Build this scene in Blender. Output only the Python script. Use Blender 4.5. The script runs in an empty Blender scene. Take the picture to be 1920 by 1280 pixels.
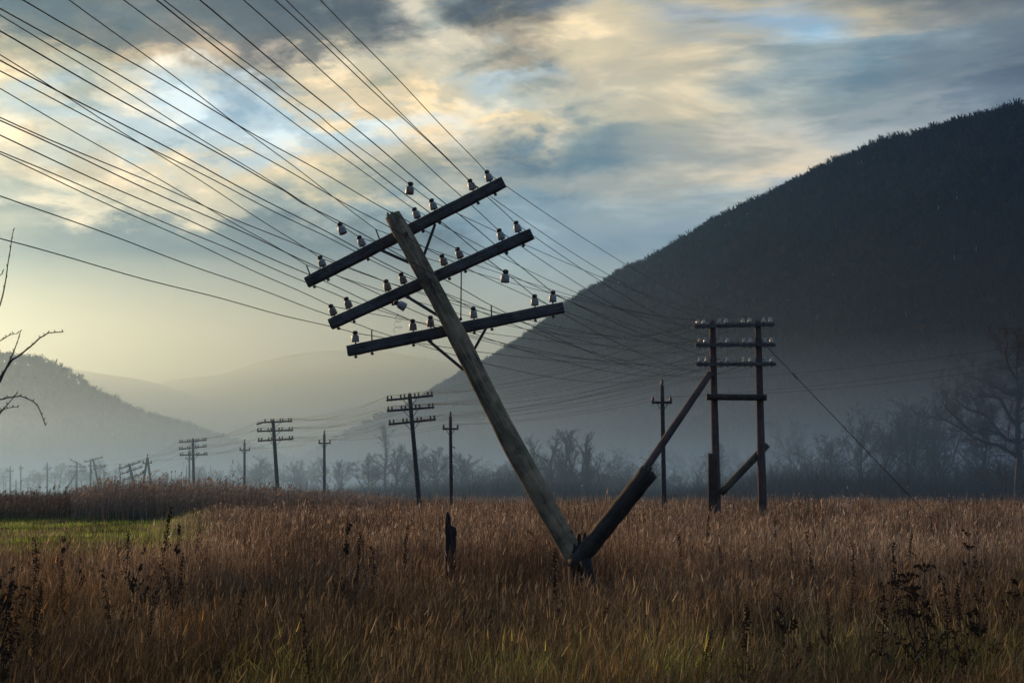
import bpy, math, random
import numpy as np
from mathutils import Vector, Matrix, Quaternion

# ------------------------------------------------------------------ camera
S = bpy.context.scene
F = 2667.0; CX, CY = 960.0, 640.0; HOR = 915.0; CAMZ = 1.6
PITCH = math.atan((HOR - CY) / F)
cam_d = bpy.data.cameras.new("camera"); cam = bpy.data.objects.new("camera", cam_d)
S.collection.objects.link(cam); S.camera = cam
cam_d.sensor_width = 36.0; cam_d.lens = 36.0 * F / 1920.0
cam_d.clip_start = 0.1; cam_d.clip_end = 30000
cam.location = (0, 0, CAMZ); cam.rotation_euler = (math.pi / 2 + PITCH, 0, 0)
S.render.resolution_x = 1024; S.render.resolution_y = 682

def ray(px, py):
    a = (px - CX) / F; b = (CY - py) / F
    return (a, math.cos(PITCH) - b * math.sin(PITCH), math.sin(PITCH) + b * math.cos(PITCH))
def at(px, py, Y):
    d = ray(px, py); t = Y / d[1]
    return Vector((d[0] * t, Y, CAMZ + d[2] * t))
def xat(px, Y):
    return (px - CX) / F * Y

def lin(c):
    return tuple(((v / 255.0) / 12.92 if v <= 10 else ((v / 255.0 + 0.055) / 1.055) ** 2.4) for v in c)

# ------------------------------------------------------------------ sun + view
SUN_AZ = math.radians(-33); SUN_EL = math.radians(11)
sun_d = bpy.data.lights.new("sun", 'SUN'); sun = bpy.data.objects.new("sun", sun_d)
S.collection.objects.link(sun)
sun_d.energy = 4.4; sun_d.angle = math.radians(10); sun_d.color = (1.0, 0.58, 0.25)
sd = Vector((math.sin(SUN_AZ) * math.cos(SUN_EL), math.cos(SUN_AZ) * math.cos(SUN_EL), math.sin(SUN_EL)))
sun.rotation_euler = (-sd).to_track_quat('-Z', 'Y').to_euler()
S.view_settings.view_transform = 'Standard'; S.view_settings.look = 'None'
S.view_settings.exposure = 0.0; S.view_settings.gamma = 1.0
cy = S.cycles
cy.use_denoising = True
try: cy.denoiser = 'OPENIMAGEDENOISE'
except Exception: pass
cy.max_bounces = 6; cy.diffuse_bounces = 3; cy.glossy_bounces = 2; cy.transmission_bounces = 3
cy.volume_bounces = 0; cy.transparent_max_bounces = 8
cy.use_adaptive_sampling = True; cy.adaptive_threshold = 0.015
cy.sample_clamp_indirect = 3.0
cy.volume_max_steps = 64

# ------------------------------------------------------------------ world: sky and clouds
W = bpy.data.worlds.new("World"); S.world = W; W.use_nodes = True
nt = W.node_tree; nt.nodes.clear(); N = nt.nodes; L = nt.links
def nd(t, **kw):
    n = N.new(t)
    for k, v in kw.items(): setattr(n, k, v)
    return n
def mth(op, a, b=None, c=None, clamp=False):
    n = nd('ShaderNodeMath', operation=op); n.use_clamp = clamp
    for i, v in enumerate((a, b, c)):
        if v is None: continue
        if isinstance(v, (int, float)): n.inputs[i].default_value = v
        else: L.new(v, n.inputs[i])
    return n.outputs[0]
tc = nd('ShaderNodeTexCoord'); sep = nd('ShaderNodeSeparateXYZ'); L.new(tc.outputs['Generated'], sep.inputs[0])
sx, sy, sz = sep.outputs
az = mth('ARCTAN2', sx, sy); el = mth('ARCSINE', sz)
den = mth('ADD', mth('MAXIMUM', sz, 0.0), 0.07)
comb = nd('ShaderNodeCombineXYZ'); L.new(mth('DIVIDE', sx, den), comb.inputs[0]); L.new(mth('DIVIDE', sy, den), comb.inputs[1])
rotm = nd('ShaderNodeMapping'); L.new(comb.outputs[0], rotm.inputs[0]); rotm.inputs['Rotation'].default_value = (0, 0, math.radians(-24))
rotm.inputs['Scale'].default_value = (0.7, 1.3, 1)
def noise(vec, scale, detail, rough, off=(0, 0, 0), dist=0.0):
    m = nd('ShaderNodeMapping'); L.new(vec, m.inputs[0]); m.inputs['Location'].default_value = off
    n = nd('ShaderNodeTexNoise'); L.new(m.outputs[0], n.inputs['Vector'])
    n.inputs['Scale'].default_value = scale; n.inputs['Detail'].default_value = detail
    n.inputs['Roughness'].default_value = rough; n.inputs['Distortion'].default_value = dist
    return n.outputs['Fac']
angc = nd('ShaderNodeCombineXYZ'); L.new(az, angc.inputs[0]); L.new(mth('MULTIPLY', el, 1.55), angc.inputs[1])
angm = nd('ShaderNodeMapping'); L.new(angc.outputs[0], angm.inputs[0]); angm.inputs['Rotation'].default_value = (0, 0, math.radians(-22)); angm.inputs['Scale'].default_value = (0.8, 1.15, 1)
angr = nd('ShaderNodeMapping'); L.new(angc.outputs[0], angr.inputs[0]); angr.inputs['Rotation'].default_value = (0, 0, math.radians(-15)); angr.inputs['Scale'].default_value = (0.42, 1.15, 1)
av = angm.outputs[0]; pv = angr.outputs[0]
rt_ = nd('ShaderNodeMapRange'); rt_.interpolation_type = 'SMOOTHSTEP'; L.new(az, rt_.inputs[0])
rt_.inputs[1].default_value = math.radians(-1); rt_.inputs[2].default_value = math.radians(9)
rt_.inputs[3].default_value = 0.0; rt_.inputs[4].default_value = 1.0; rsel = rt_.outputs[0]
def both(sa, sp, det, ro, off, di):
    a = noise(av, sa, det, ro, off, di); b = noise(pv, sp, det, ro, off, di)
    m = nd('ShaderNodeMix', data_type='FLOAT'); L.new(rsel, m.inputs['Factor']); L.new(a, m.inputs[2]); L.new(b, m.inputs[3]); return m.outputs[0]
nA = both(17.0, 12.0, 12, 0.60, (3.1, 1.7, 0), 0.2)
nB = both(17.0, 12.0, 12, 0.60, (11.3, 5.2, 4), 0.2)
nC = both(16.0, 12.0, 12, 0.60, (7.7, 9.9, 2), 0.3)
# cloud wisps only where the clouds are, not in the haze above the horizon
fade = nd('ShaderNodeMapRange'); fade.interpolation_type = 'SMOOTHSTEP'; L.new(el, fade.inputs[0])
fade.inputs[1].default_value = math.radians(6.5); fade.inputs[2].default_value = math.radians(12)
fd = fade.outputs[0]
# clouds on the right are streaked by the wind and softer
sf = nd('ShaderNodeMapRange'); sf.interpolation_type = 'SMOOTHSTEP'; L.new(az, sf.inputs[0])
sf.inputs[1].default_value = math.radians(0); sf.inputs[2].default_value = math.radians(13)
sf.inputs[3].default_value = 1.0; sf.inputs[4].default_value = 1.0
wA = mth('MULTIPLY', fd, sf.outputs[0])
azw = mth('MULTIPLY_ADD', mth('MULTIPLY', mth('SUBTRACT', nA, 0.5), wA), 0.20, az)
elw = mth('MULTIPLY_ADD', mth('MULTIPLY', mth('SUBTRACT', nB, 0.5), wA), 0.12, el)
AZ0, AZ1 = -math.radians(23), math.radians(23)
u = nd('ShaderNodeMapRange'); L.new(azw, u.inputs[0]); u.inputs[1].default_value = AZ0; u.inputs[2].default_value = AZ1
COLS = [-60, 110, 280, 450, 620, 790, 960, 1130, 1300, 1470, 1640, 1810, 1980]
ROWS = [
 (-250, [(96,108,118),(120,122,122),(150,145,135),(150,145,138),(120,120,120),(150,148,142),(140,140,138),(150,150,145),(150,150,146),(140,142,140),(120,126,128),(104,112,118),(98,106,114)]),
 (-40, [(66,84,106),(82,100,118),(140,142,140),(92,100,110),(86,92,104),(168,178,180),(112,124,138),(160,172,178),(196,184,158),(196,184,158),(146,146,138),(110,118,122),(100,110,118)]),
 (40, [(66,82,104),(84,98,114),(112,118,122),(94,98,106),(104,106,112),(210,200,178),(116,112,104),(206,192,160),(168,174,176),(150,172,188),(186,176,152),(120,125,125),(105,115,122)]),
 (90, [(96,98,100),(120,114,104),(130,122,112),(104,98,96),(138,132,122),(206,196,172),(156,146,126),(208,194,162),(176,172,156),(146,176,196),(158,156,144),(120,128,130),(106,116,124)]),
 (135, [(186,164,126),(194,168,128),(166,148,122),(140,130,118),(206,190,158),(204,192,164),(182,194,196),(190,180,156),(190,180,154),(126,142,148),(106,128,140),(112,126,134),(108,118,126)]),
 (185, [(218,194,152),(208,196,168),(202,198,184),(188,196,198),(218,198,160),(216,196,156),(186,190,180),(196,188,164),(188,180,156),(152,160,156),(132,146,150),(128,138,144),(120,130,138)]),
 (235, [(188,188,174),(184,190,186),(184,196,200),(180,198,208),(186,202,206),(196,196,186),(212,196,160),(126,142,144),(168,168,154),(176,172,158),(150,158,160),(145,153,158),(135,143,148)]),
 (290, [(206,190,160),(196,190,170),(184,194,194),(186,198,202),(192,194,186),(204,188,154),(116,134,142),(100,124,136),(156,160,154),(172,170,158),(150,160,162),(148,156,160),(140,148,152)]),
 (345, [(222,200,160),(186,166,132),(218,200,168),(214,196,160),(216,198,160),(176,174,158),(144,152,150),(158,162,156),(180,176,160),(192,182,160),(156,164,166),(150,158,162),(142,150,156)]),
 (400, [(216,200,168),(228,208,172),(212,196,162),(190,180,154),(148,156,152),(126,146,152),(128,150,160),(146,160,164),(150,164,168),(146,160,168),(146,160,168),(144,156,164),(140,150,158)]),
 (450, [(190,184,158),(158,162,152),(136,148,148),(138,150,154),(136,152,158),(138,156,164),(136,156,166),(136,156,166),(140,158,168),(140,158,168),(140,158,168),(140,154,164),(136,150,160)]),
 (530, [(180,178,154),(164,168,154),(154,162,156),(154,164,162),(150,164,166),(150,166,168),(146,164,168),(144,162,168),(142,160,168),(140,158,166),(140,158,166),(138,154,162),(136,150,160)]),
 (640, [(182,180,154),(174,176,156),(166,172,160),(162,170,164),(160,170,168),(160,170,168),(156,168,168),(150,164,166),(148,160,164),(144,158,164),(142,156,162),(138,152,160),(134,148,158)]),
 (760, [(192,188,154),(188,184,154),(184,182,156),(180,180,158),(174,176,160),(170,172,160),(162,168,160),(154,162,160),(148,158,160),(144,156,160),(140,152,158),(136,148,156),(132,144,152)]),
 (900, [(202,194,154),(202,194,156),(200,192,158),(194,188,158),(186,182,158),(178,176,158),(168,168,156),(156,160,156),(148,156,156),(142,152,156),(138,148,154),(134,144,152),(130,140,150)]),
]
prev = None; pe = None
ROWS = [(py, [tuple(v * (0.80 if sum(c) < 400 and py < 120 and i < 8 else 1) for v in c) for i, c in enumerate(cols)]) for py, cols in ROWS]
ROWS = [(py, [tuple(v * (0.74 if 420 < py < 800 and i < 6 else 0.9 if py < 60 and i < 3 else 1) for v in c) for i, c in enumerate(cols)]) for py, cols in ROWS]
for py, cols in ROWS:
    r = nd('ShaderNodeValToRGB'); r.color_ramp.interpolation = 'B_SPLINE' if False else 'EASE'
    L.new(u.outputs[0], r.inputs[0])
    els = r.color_ramp.elements
    pos = [(math.atan((c - CX) / F) - AZ0) / (AZ1 - AZ0) for c in COLS]
    els[0].position = pos[0]; els[0].color = (*lin(cols[0]), 1)
    els[1].position = pos[-1]; els[1].color = (*lin(cols[-1]), 1)
    for p, c in zip(pos[1:-1], cols[1:-1]):
        e = els.new(p); e.color = (*lin(c), 1)
    e_here = PITCH + math.atan((CY - py) / F)
    if prev is None: prev = r.outputs[0]
    else:
        mr = nd('ShaderNodeMapRange'); mr.interpolation_type = 'SMOOTHSTEP'; L.new(elw, mr.inputs[0])
        mr.inputs[1].default_value = pe; mr.inputs[2].default_value = e_here
        mx = nd('ShaderNodeMix', data_type='RGBA'); L.new(mr.outputs[0], mx.inputs['Factor'])
        L.new(prev, mx.inputs[6]); L.new(r.outputs[0], mx.inputs[7]); prev = mx.outputs[2]
    pe = e_here
# fine structure: billows
nD = both(45.0, 34.0, 6, 0.6, (2.2, 4.4, 6), 0.3)
bil = mth('ADD', mth('MULTIPLY', mth('SUBTRACT', nC, 0.5), 3.4), mth('MULTIPLY', mth('SUBTRACT', nD, 0.5), 0.7))
bil = mth('MULTIPLY_ADD', bil, wA, 0.5, clamp=True)
tint = nd('ShaderNodeValToRGB'); L.new(bil, tint.inputs[0])
tint.color_ramp.interpolation = 'EASE'; tint.color_ramp.elements[0].position = 0.0; tint.color_ramp.elements[0].color = (0.42, 0.48, 0.54, 1)
tint.color_ramp.elements[1].position = 1.0; tint.color_ramp.elements[1].color = (1.10, 1.03, 0.97, 1)
e_ = tint.color_ramp.elements.new(0.5); e_.color = (0.72, 0.72, 0.72, 1)
vm = nd('ShaderNodeVectorMath', operation='MULTIPLY'); L.new(prev, vm.inputs[0]); L.new(tint.outputs[0], vm.inputs[1])
gm_ = nd('ShaderNodeGamma'); L.new(vm.outputs[0], gm_.inputs[0]); gm_.inputs[1].default_value = 1.1
vs = nd('ShaderNodeVectorMath', operation='SCALE'); L.new(gm_.outputs[0], vs.inputs[0]); vs.inputs['Scale'].default_value = 1.95
# the rest of the dome, behind and beside the camera: grey broken cloud
grey = nd('ShaderNodeValToRGB'); L.new(noise(comb.outputs[0], 0.9, 5, 0.55), grey.inputs[0])
grey.color_ramp.elements[0].position = 0.38; grey.color_ramp.elements[0].color = (*lin((98, 134, 178)), 1)
grey.color_ramp.elements[1].position = 0.65; grey.color_ramp.elements[1].color = (*lin((146, 174, 204)), 1)
fr = nd('ShaderNodeMapRange'); fr.interpolation_type = 'SMOOTHSTEP'; L.new(mth('ABSOLUTE', az), fr.inputs[0])
fr.inputs[1].default_value = math.radians(24); fr.inputs[2].default_value = math.radians(60)
mx = nd('ShaderNodeMix', data_type='RGBA'); L.new(fr.outputs[0], mx.inputs['Factor']); L.new(vs.outputs[0], mx.inputs[6]); L.new(grey.outputs[0], mx.inputs[7])
bgc = nd('ShaderNodeBackground'); L.new(mx.outputs[2], bgc.inputs[0]); bgc.inputs[1].default_value = 1.0
sky = nd('ShaderNodeTexSky', sky_type='NISHITA'); sky.sun_disc = False
sky.sun_elevation = SUN_EL; sky.sun_rotation = SUN_AZ
sky.dust_density = 2.0
bgs = nd('ShaderNodeBackground'); L.new(sky.outputs[0], bgs.inputs[0]); bgs.inputs[1].default_value = 0.05
ms = nd('ShaderNodeMixShader'); ms.inputs[0].default_value = 0.93
L.new(bgs.outputs[0], ms.inputs[1]); L.new(bgc.outputs[0], ms.inputs[2])
wo = nd('ShaderNodeOutputWorld'); L.new(ms.outputs[0], wo.inputs[0])
W.cycles.sampling_method = 'MANUAL'; W.cycles.sample_map_resolution = 512

# ------------------------------------------------------------------ helpers
COL = S.collection
rng = np.random.default_rng(11); random.seed(5)

def link(o, parent=None):
    COL.objects.link(o)
    if parent is not None: o.parent = parent
    return o
def root_loc(o):
    while o.parent is not None: o = o.parent
    return o.location
class MB:
    """collects vertices and faces in world space"""
    def __init__(s): s.v = []; s.f = []; s.n = 0; s.c = []
    def add(s, v, f, col=None):
        v = np.asarray(v, dtype=np.float64); s.v.append(v)
        s.f += [tuple(i + s.n for i in q) for q in f]; s.n += len(v)
        if col is not None: s.c.append(np.tile(np.array(col, float), (len(v), 1)))
    def tube(s, pts, rad, sides=8, cap=True, wob=0.0, sd=0, col=None):
        pts = [Vector(p) for p in pts]; n = len(pts)
        rad = [rad] * n if isinstance(rad, (int, float)) else rad
        rr = random.Random(sd)
        vs = []; t0 = (pts[1] - pts[0]).normalized()
        ref = Vector((0, 0, 1)) if abs(t0.z) < 0.9 else Vector((0, 1, 0))
        nrm = t0.cross(ref).normalized()
        lob = [1 + wob * rr.uniform(-1, 1) for _ in range(sides)]
        for i, p in enumerate(pts):
            t = (pts[min(i + 1, n - 1)] - pts[max(i - 1, 0)]).normalized()
            nrm = (nrm - t * nrm.dot(t)).normalized(); b = t.cross(nrm)
            for k in range(sides):
                a = 2 * math.pi * k / sides; w = lob[k] * (1 + wob * 0.5 * rr.uniform(-1, 1))
                vs.append(p + (nrm * math.cos(a) + b * math.sin(a)) * rad[i] * w)
        f = [(i * sides + k, i * sides + (k + 1) % sides, (i + 1) * sides + (k + 1) % sides, (i + 1) * sides + k) for i in range(n - 1) for k in range(sides)]
        if cap: f += [tuple(range(sides - 1, -1, -1)), tuple(range((n - 1) * sides, n * sides))]
        s.add([tuple(v) for v in vs], f, col)
    def beam(s, a, b, w, h, up=(0, 0, 1), bev=0.12, seg=6, wob=0.0, sd=0):
        """squared timber with chamfered edges; w across, h along up"""
        a = Vector(a); b = Vector(b); t = (b - a).normalized(); up = Vector(up)
        up = (up - t * up.dot(t)).normalized(); side = t.cross(up)
        rr = random.Random(sd); c = min(w, h) * bev; x, y = w / 2, h / 2
        prof = [(x - c, -y), (x, -y + c), (x, y - c), (x - c, y), (-x + c, y), (-x, y - c), (-x, -y + c), (-x + c, -y)]
        vs = []
        for i in range(seg + 1):
            p = a.lerp(b, i / seg); g = 1 - 0.04 * (i in (0, seg))
            for (px, py) in prof:
                j = 1 + wob * rr.uniform(-1, 1)
                vs.append(tuple(p + side * px * g * j + up * py * g * j))
        f = [(i * 8 + k, i * 8 + (k + 1) % 8, (i + 1) * 8 + (k + 1) % 8, (i + 1) * 8 + k) for i in range(seg) for k in range(8)]
        f += [tuple(range(7, -1, -1)), tuple(range(seg * 8, seg * 8 + 8))]
        s.add(vs, f)
    def mesh(s, name, mat, off=(0, 0, 0), smooth=False):
        v = np.concatenate(s.v) - np.array(off)
        me = bpy.data.meshes.new(name); me.from_pydata(v.tolist(), [], s.f)
        if s.c:
            at_ = me.color_attributes.new('Col', 'FLOAT_COLOR', 'POINT')
            c = np.concatenate(s.c); c = np.concatenate([c, np.ones((len(c), 1))], 1)
            at_.data.foreach_set('color', c.ravel())
        me.materials.append(mat)
        if smooth: me.polygons.foreach_set('use_smooth', [True] * len(me.polygons))
        me.update(); return me
    def build(s, name, mat, parent=None, smooth=False):
        off = root_loc(parent) if parent is not None else (0, 0, 0)
        return link(bpy.data.objects.new(name, s.mesh(name, mat, off, smooth)), parent)
def fast_mesh(name, V, Fq, mat, col=None):
    """numpy arrays to a mesh; Fq (M,k)"""
    me = bpy.data.meshes.new(name); M, k = Fq.shape
    me.vertices.add(len(V)); me.vertices.foreach_set('co', V.astype(np.float32).ravel())
    me.loops.add(M * k); me.loops.foreach_set('vertex_index', Fq.astype(np.int32).ravel())
    me.polygons.add(M); me.polygons.foreach_set('loop_start', (np.arange(M) * k).astype(np.int32))
    me.polygons.foreach_set('loop_total', np.full(M, k, np.int32))
    if col is not None:
        a = me.color_attributes.new('Col', 'FLOAT_COLOR', 'POINT')
        a.data.foreach_set('color', np.concatenate([col, np.ones((len(col), 1))], 1).astype(np.float32).ravel())
    me.materials.append(mat); me.update(calc_edges=True); return me
def thing(name, label, cat, loc, group=None):
    o = bpy.data.objects.new(name, None); COL.objects.link(o); o.location = loc
    o.empty_display_size = 0.3
    o['label'] = label; o['category'] = cat
    if group: o['group'] = group
    return o
def tag(o, label=None, cat=None, group=None, kind=None):
    if label: o['label'] = label
    if cat: o['category'] = cat
    if group: o['group'] = group
    if kind: o['kind'] = kind
    return o
def copy_tree(o, parent=None):
    c = o.copy(); COL.objects.link(c); c.parent = parent
    for ch in list(o.children): copy_tree(ch, c)
    return c

# ------------------------------------------------------------------ materials
def mat(name):
    m = bpy.data.materials.new(name); m.use_nodes = True
    n = m.node_tree; n.nodes.clear(); return m, n
def out(n, sh, vol=False):
    o = n.nodes.new('ShaderNodeOutputMaterial'); n.links.new(sh, o.inputs['Volume' if vol else 'Surface'])
def wood(name, dark, light, moss=None, moss_amt=0.5, scale=6.0, rough=0.85):
    m, n = mat(name); A = n.nodes.new; K = n.links.new
    t = A('ShaderNodeTexCoord'); 
    mp = A('ShaderNodeMapping'); K(t.outputs['Object'], mp.inputs[0]); mp.inputs['Scale'].default_value = (1, 1, 1)
    big = A('ShaderNodeTexNoise'); K(mp.outputs[0], big.inputs['Vector']); big.inputs['Scale'].default_value = scale * 0.5; big.inputs['Detail'].default_value = 8; big.inputs['Roughness'].default_value = 0.7
    # grain: drawn out along the timber through the axis attribute
    at_ = A('ShaderNodeAttribute'); at_.attribute_name = 'grain'
    gm = A('ShaderNodeMapping'); K(at_.outputs['Vector'], gm.inputs[0]); gm.inputs['Scale'].default_value = (1, 1, 1)
    fine = A('ShaderNodeTexNoise'); K(gm.outputs[0], fine.inputs['Vector']); fine.inputs['Scale'].default_value = 55; fine.inputs['Detail'].default_value = 10; fine.inputs['Roughness'].default_value = 0.75
    mix = A('ShaderNodeMath'); mix.operation = 'ADD'; K(big.outputs[0], mix.inputs[0]); K(fine.outputs[0], mix.inputs[1])
    r = A('ShaderNodeValToRGB'); r.color_ramp.elements[0].position = 0.40; r.color_ramp.elements[1].position = 0.62
    hm = A('ShaderNodeMath'); hm.operation = 'MULTIPLY'; K(mix.outputs[0], hm.inputs[0]); hm.inputs[1].default_value = 0.5
    K(hm.outputs[0], r.inputs[0])
    r.color_ramp.elements[0].color = (*dark, 1); r.color_ramp.elements[1].color = (*light, 1)
    col = r.outputs[0]
    if moss:
        mn = A('ShaderNodeTexNoise'); K(t.outputs['Object'], mn.inputs['Vector']); mn.inputs['Scale'].default_value = 3.3; mn.inputs['Detail'].default_value = 7
        mr = A('ShaderNodeMapRange'); K(mn.outputs[0], mr.inputs[0]); mr.inputs[1].default_value = 0.62 - 0.25 * moss_amt; mr.inputs[2].default_value = 0.75 - 0.25 * moss_amt
        mm = A('ShaderNodeMix'); mm.data_type = 'RGBA'; K(mr.outputs[0], mm.inputs['Factor']); K(col, mm.inputs[6]); mm.inputs[7].default_value = (*moss, 1); col = mm.outputs[2]
    b = A('ShaderNodeBsdfPrincipled'); K(col, b.inputs['Base Color']); b.inputs['Roughness'].default_value = rough
    bp = A('ShaderNodeBump'); K(hm.outputs[0], bp.inputs['Height']); bp.inputs['Strength'].default_value = 0.9; bp.inputs['Distance'].default_value = 0.02; K(bp.outputs[0], b.inputs['Normal'])
    out(n, b.outputs[0]); return m
def simple(name, c, rough=0.6, metal=0.0, noise_scale=20, var=0.35):
    m, n = mat(name); A = n.nodes.new; K = n.links.new
    t = A('ShaderNodeTexCoord'); ns = A('ShaderNodeTexNoise'); K(t.outputs['Object'], ns.inputs['Vector']); ns.inputs['Scale'].default_value = noise_scale; ns.inputs['Detail'].default_value = 5
    r = A('ShaderNodeValToRGB'); K(ns.outputs[0], r.inputs[0]); r.color_ramp.elements[0].position = 0.35; r.color_ramp.elements[1].position = 0.65
    r.color_ramp.elements[0].color = (*[v * (1 - var) for v in c], 1); r.color_ramp.elements[1].color = (*[min(1, v * (1 + var)) for v in c], 1)
    b = A('ShaderNodeBsdfPrincipled'); K(r.outputs[0], b.inputs['Base Color']); b.inputs['Roughness'].default_value = rough; b.inputs['Metallic'].default_value = metal
    out(n, b.outputs[0]); return m
def leafy(name, trans=0.35, mul=(1, 1, 1)):
    m, n = mat(name); A = n.nodes.new; K = n.links.new
    a = A('ShaderNodeVertexColor'); a.layer_name = 'Col'
    d = A('ShaderNodeBsdfDiffuse'); K(a.outputs[0], d.inputs[0])
    tr = A('ShaderNodeBsdfTranslucent'); K(a.outputs[0], tr.inputs[0])
    mx = A('ShaderNodeMixShader'); mx.inputs[0].default_value = trans; K(d.outputs[0], mx.inputs[1]); K(tr.outputs[0], mx.inputs[2])
    out(n, mx.outputs[0]); return m
M_pole = wood('weathered_pole', (0.026, 0.018, 0.011), (0.42, 0.29, 0.16), (0.10, 0.095, 0.04), 0.35, 5)
M_log = wood('charred_log', (0.008, 0.006, 0.004), (0.075, 0.052, 0.032), None, 0, 7)
M_arm = wood('tarred_timber', (0.018, 0.015, 0.014), (0.13, 0.11, 0.095), None, 0, 9, 0.8)
M_redpole = wood('reddish_pole', (0.03, 0.018, 0.014), (0.13, 0.085, 0.068), (0.06, 0.05, 0.04), 0.2, 3)
M_mosslog = wood('mossy_log', (0.03, 0.02, 0.012), (0.10, 0.075, 0.05), (0.07, 0.075, 0.03), 0.6, 5)
M_char = simple('burnt_wood', (0.012, 0.008, 0.006), 0.9, 0, 30)
M_farpole = simple('grey_pole_wood', (0.045, 0.04, 0.036), 0.85, 0, 6)
M_metal = simple('rusty_iron', (0.05, 0.036, 0.03), 0.6, 0.3, 30)
M_wire = simple('dark_wire', (0.018, 0.016, 0.015), 0.85, 0.0, 5, 0.1)
M_porc = simple('dusty_porcelain', (0.25, 0.225, 0.19), 0.4, 0, 25, 0.3)
M_porcd = simple('brown_stained_porcelain', (0.20, 0.15, 0.10), 0.4, 0, 25, 0.5)
M_cap = simple('dark_insulator_head', (0.03, 0.027, 0.025), 0.5, 0, 20)
M_glass = simple('pale_glass_insulator', (0.40, 0.41, 0.36), 0.2, 0, 25, 0.2)
M_bark = simple('bare_bark', (0.045, 0.036, 0.030), 0.9, 0, 3)
M_twig = simple('bare_twigs', (0.060, 0.044, 0.036), 0.9, 0, 3)
M_conc = simple('concrete_stub', (0.09, 0.085, 0.08), 0.9, 0, 8)
M_grass = leafy('dry_grass', 0.45)
M_reed = leafy('reeds', 0.3)
M_forest = leafy('bare_forest', 0.0)
M_weed = leafy('dead_weed', 0.1)

def ground_mat():
    m, n = mat('field_soil'); A = n.nodes.new; K = n.links.new
    t = A('ShaderNodeTexCoord'); ns = A('ShaderNodeTexNoise'); K(t.outputs['Object'], ns.inputs['Vector']); ns.inputs['Scale'].default_value = 0.35; ns.inputs['Detail'].default_value = 12; ns.inputs['Roughness'].default_value = 0.7
    r = A('ShaderNodeValToRGB'); K(ns.outputs[0], r.inputs[0])
    r.color_ramp.elements[0].position = 0.35; r.color_ramp.elements[0].color = (0.035, 0.022, 0.013, 1)
    r.color_ramp.elements[1].position = 0.65; r.color_ramp.elements[1].color = (0.09, 0.055, 0.035, 1)
    b = A('ShaderNodeBsdfDiffuse'); K(r.outputs[0], b.inputs[0]); out(n, b.outputs[0]); return m
def hill_mat(name, a, b_):
    m, n = mat(name); A = n.nodes.new; K = n.links.new
    t = A('ShaderNodeTexCoord'); ns = A('ShaderNodeTexNoise'); K(t.outputs['Object'], ns.inputs['Vector']); ns.inputs['Scale'].default_value = 0.02; ns.inputs['Detail'].default_value = 12; ns.inputs['Roughness'].default_value = 0.7
    r = A('ShaderNodeValToRGB'); K(ns.outputs[0], r.inputs[0])
    r.color_ramp.elements[0].position = 0.38; r.color_ramp.elements[0].color = (*a, 1)
    r.color_ramp.elements[1].position = 0.62; r.color_ramp.elements[1].color = (*b_, 1)
    b = A('ShaderNodeBsdfDiffuse'); K(r.outputs[0], b.inputs[0]); out(n, b.outputs[0]); return m
M_ground = ground_mat()
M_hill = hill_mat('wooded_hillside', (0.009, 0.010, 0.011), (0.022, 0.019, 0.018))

def add_grain(o):
    """store per-vertex coordinates stretched along the timber so that grain runs lengthwise"""
    me = o.data; n = len(me.vertices); co = np.empty(n * 3); me.vertices.foreach_get('co', co); co = co.reshape(-1, 3)
    c = co - co.mean(0); _, _, vt = np.linalg.svd(c, full_matrices=False)
    g = c @ vt.T; g[:, 0] *= 0.035
    a = me.attributes.new('grain', 'FLOAT_VECTOR', 'POINT'); a.data.foreach_set('vector', g.ravel())
    return o

# ------------------------------------------------------------------ ground and hills
def vnoise(x, y, s=1.0, seed=0, octv=4):
    """smooth value noise, vectorised"""
    x = np.asarray(x, float) * s; y = np.asarray(y, float) * s; r = 0; amp = 1; tot = 0
    for k in range(octv):
        xi = np.floor(x).astype(np.int64); yi = np.floor(y).astype(np.int64); fx = x - xi; fy = y - yi
        fx = fx * fx * (3 - 2 * fx); fy = fy * fy * (3 - 2 * fy)
        def h(a, b):
            v = (a * 374761393 + b * 668265263 + (seed + k) * 1274126177) & 0xFFFFFFFF
            v = ((v ^ (v >> 13)) * 1103515245) & 0xFFFFFFFF
            return ((v ^ (v >> 16)) & 0xFFFF) / 65535.0
        r = r + amp * ((h(xi, yi) * (1 - fx) + h(xi + 1, yi) * fx) * (1 - fy) + (h(xi, yi + 1) * (1 - fx) + h(xi + 1, yi + 1) * fx) * fy)
        tot += amp; amp *= 0.5; x = x * 2.03 + 7.1; y = y * 2.03 + 3.7
    return r / tot

def grid_obj(name, P, mat_, kind='structure', smooth=True):
    a, b, _ = P.shape; V = P.reshape(-1, 3)
    i = np.arange(a - 1)[:, None] * b + np.arange(b - 1)[None, :]
    Fq = np.stack([i, i + 1, i + b + 1, i + b], -1).reshape(-1, 4)
    me = fast_mesh(name, V, Fq, mat_)
    if smooth: me.polygons.foreach_set('use_smooth', np.ones(len(me.polygons), bool))
    o = link(bpy.data.objects.new(name, me)); o['kind'] = kind; return o
gx = np.concatenate([-np.geomspace(9000, 60, 20), np.linspace(-50, 50, 60), np.geomspace(60, 9000, 20)])
gy = np.concatenate([[-3000, -300, -60], np.linspace(-30, 60, 60), np.geomspace(66, 9500, 30)])
GX, GY = np.meshgrid(gx, gy)
def gz(x, y):
    r = np.hypot(x, y); return (vnoise(x, y, 0.18, 3, 3) - 0.5) * 0.16 * np.clip(1.4 - r / 80, 0, 1)
grid_obj('ground', np.stack([GX, GY, gz(GX, GY)], -1), M_ground)

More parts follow.
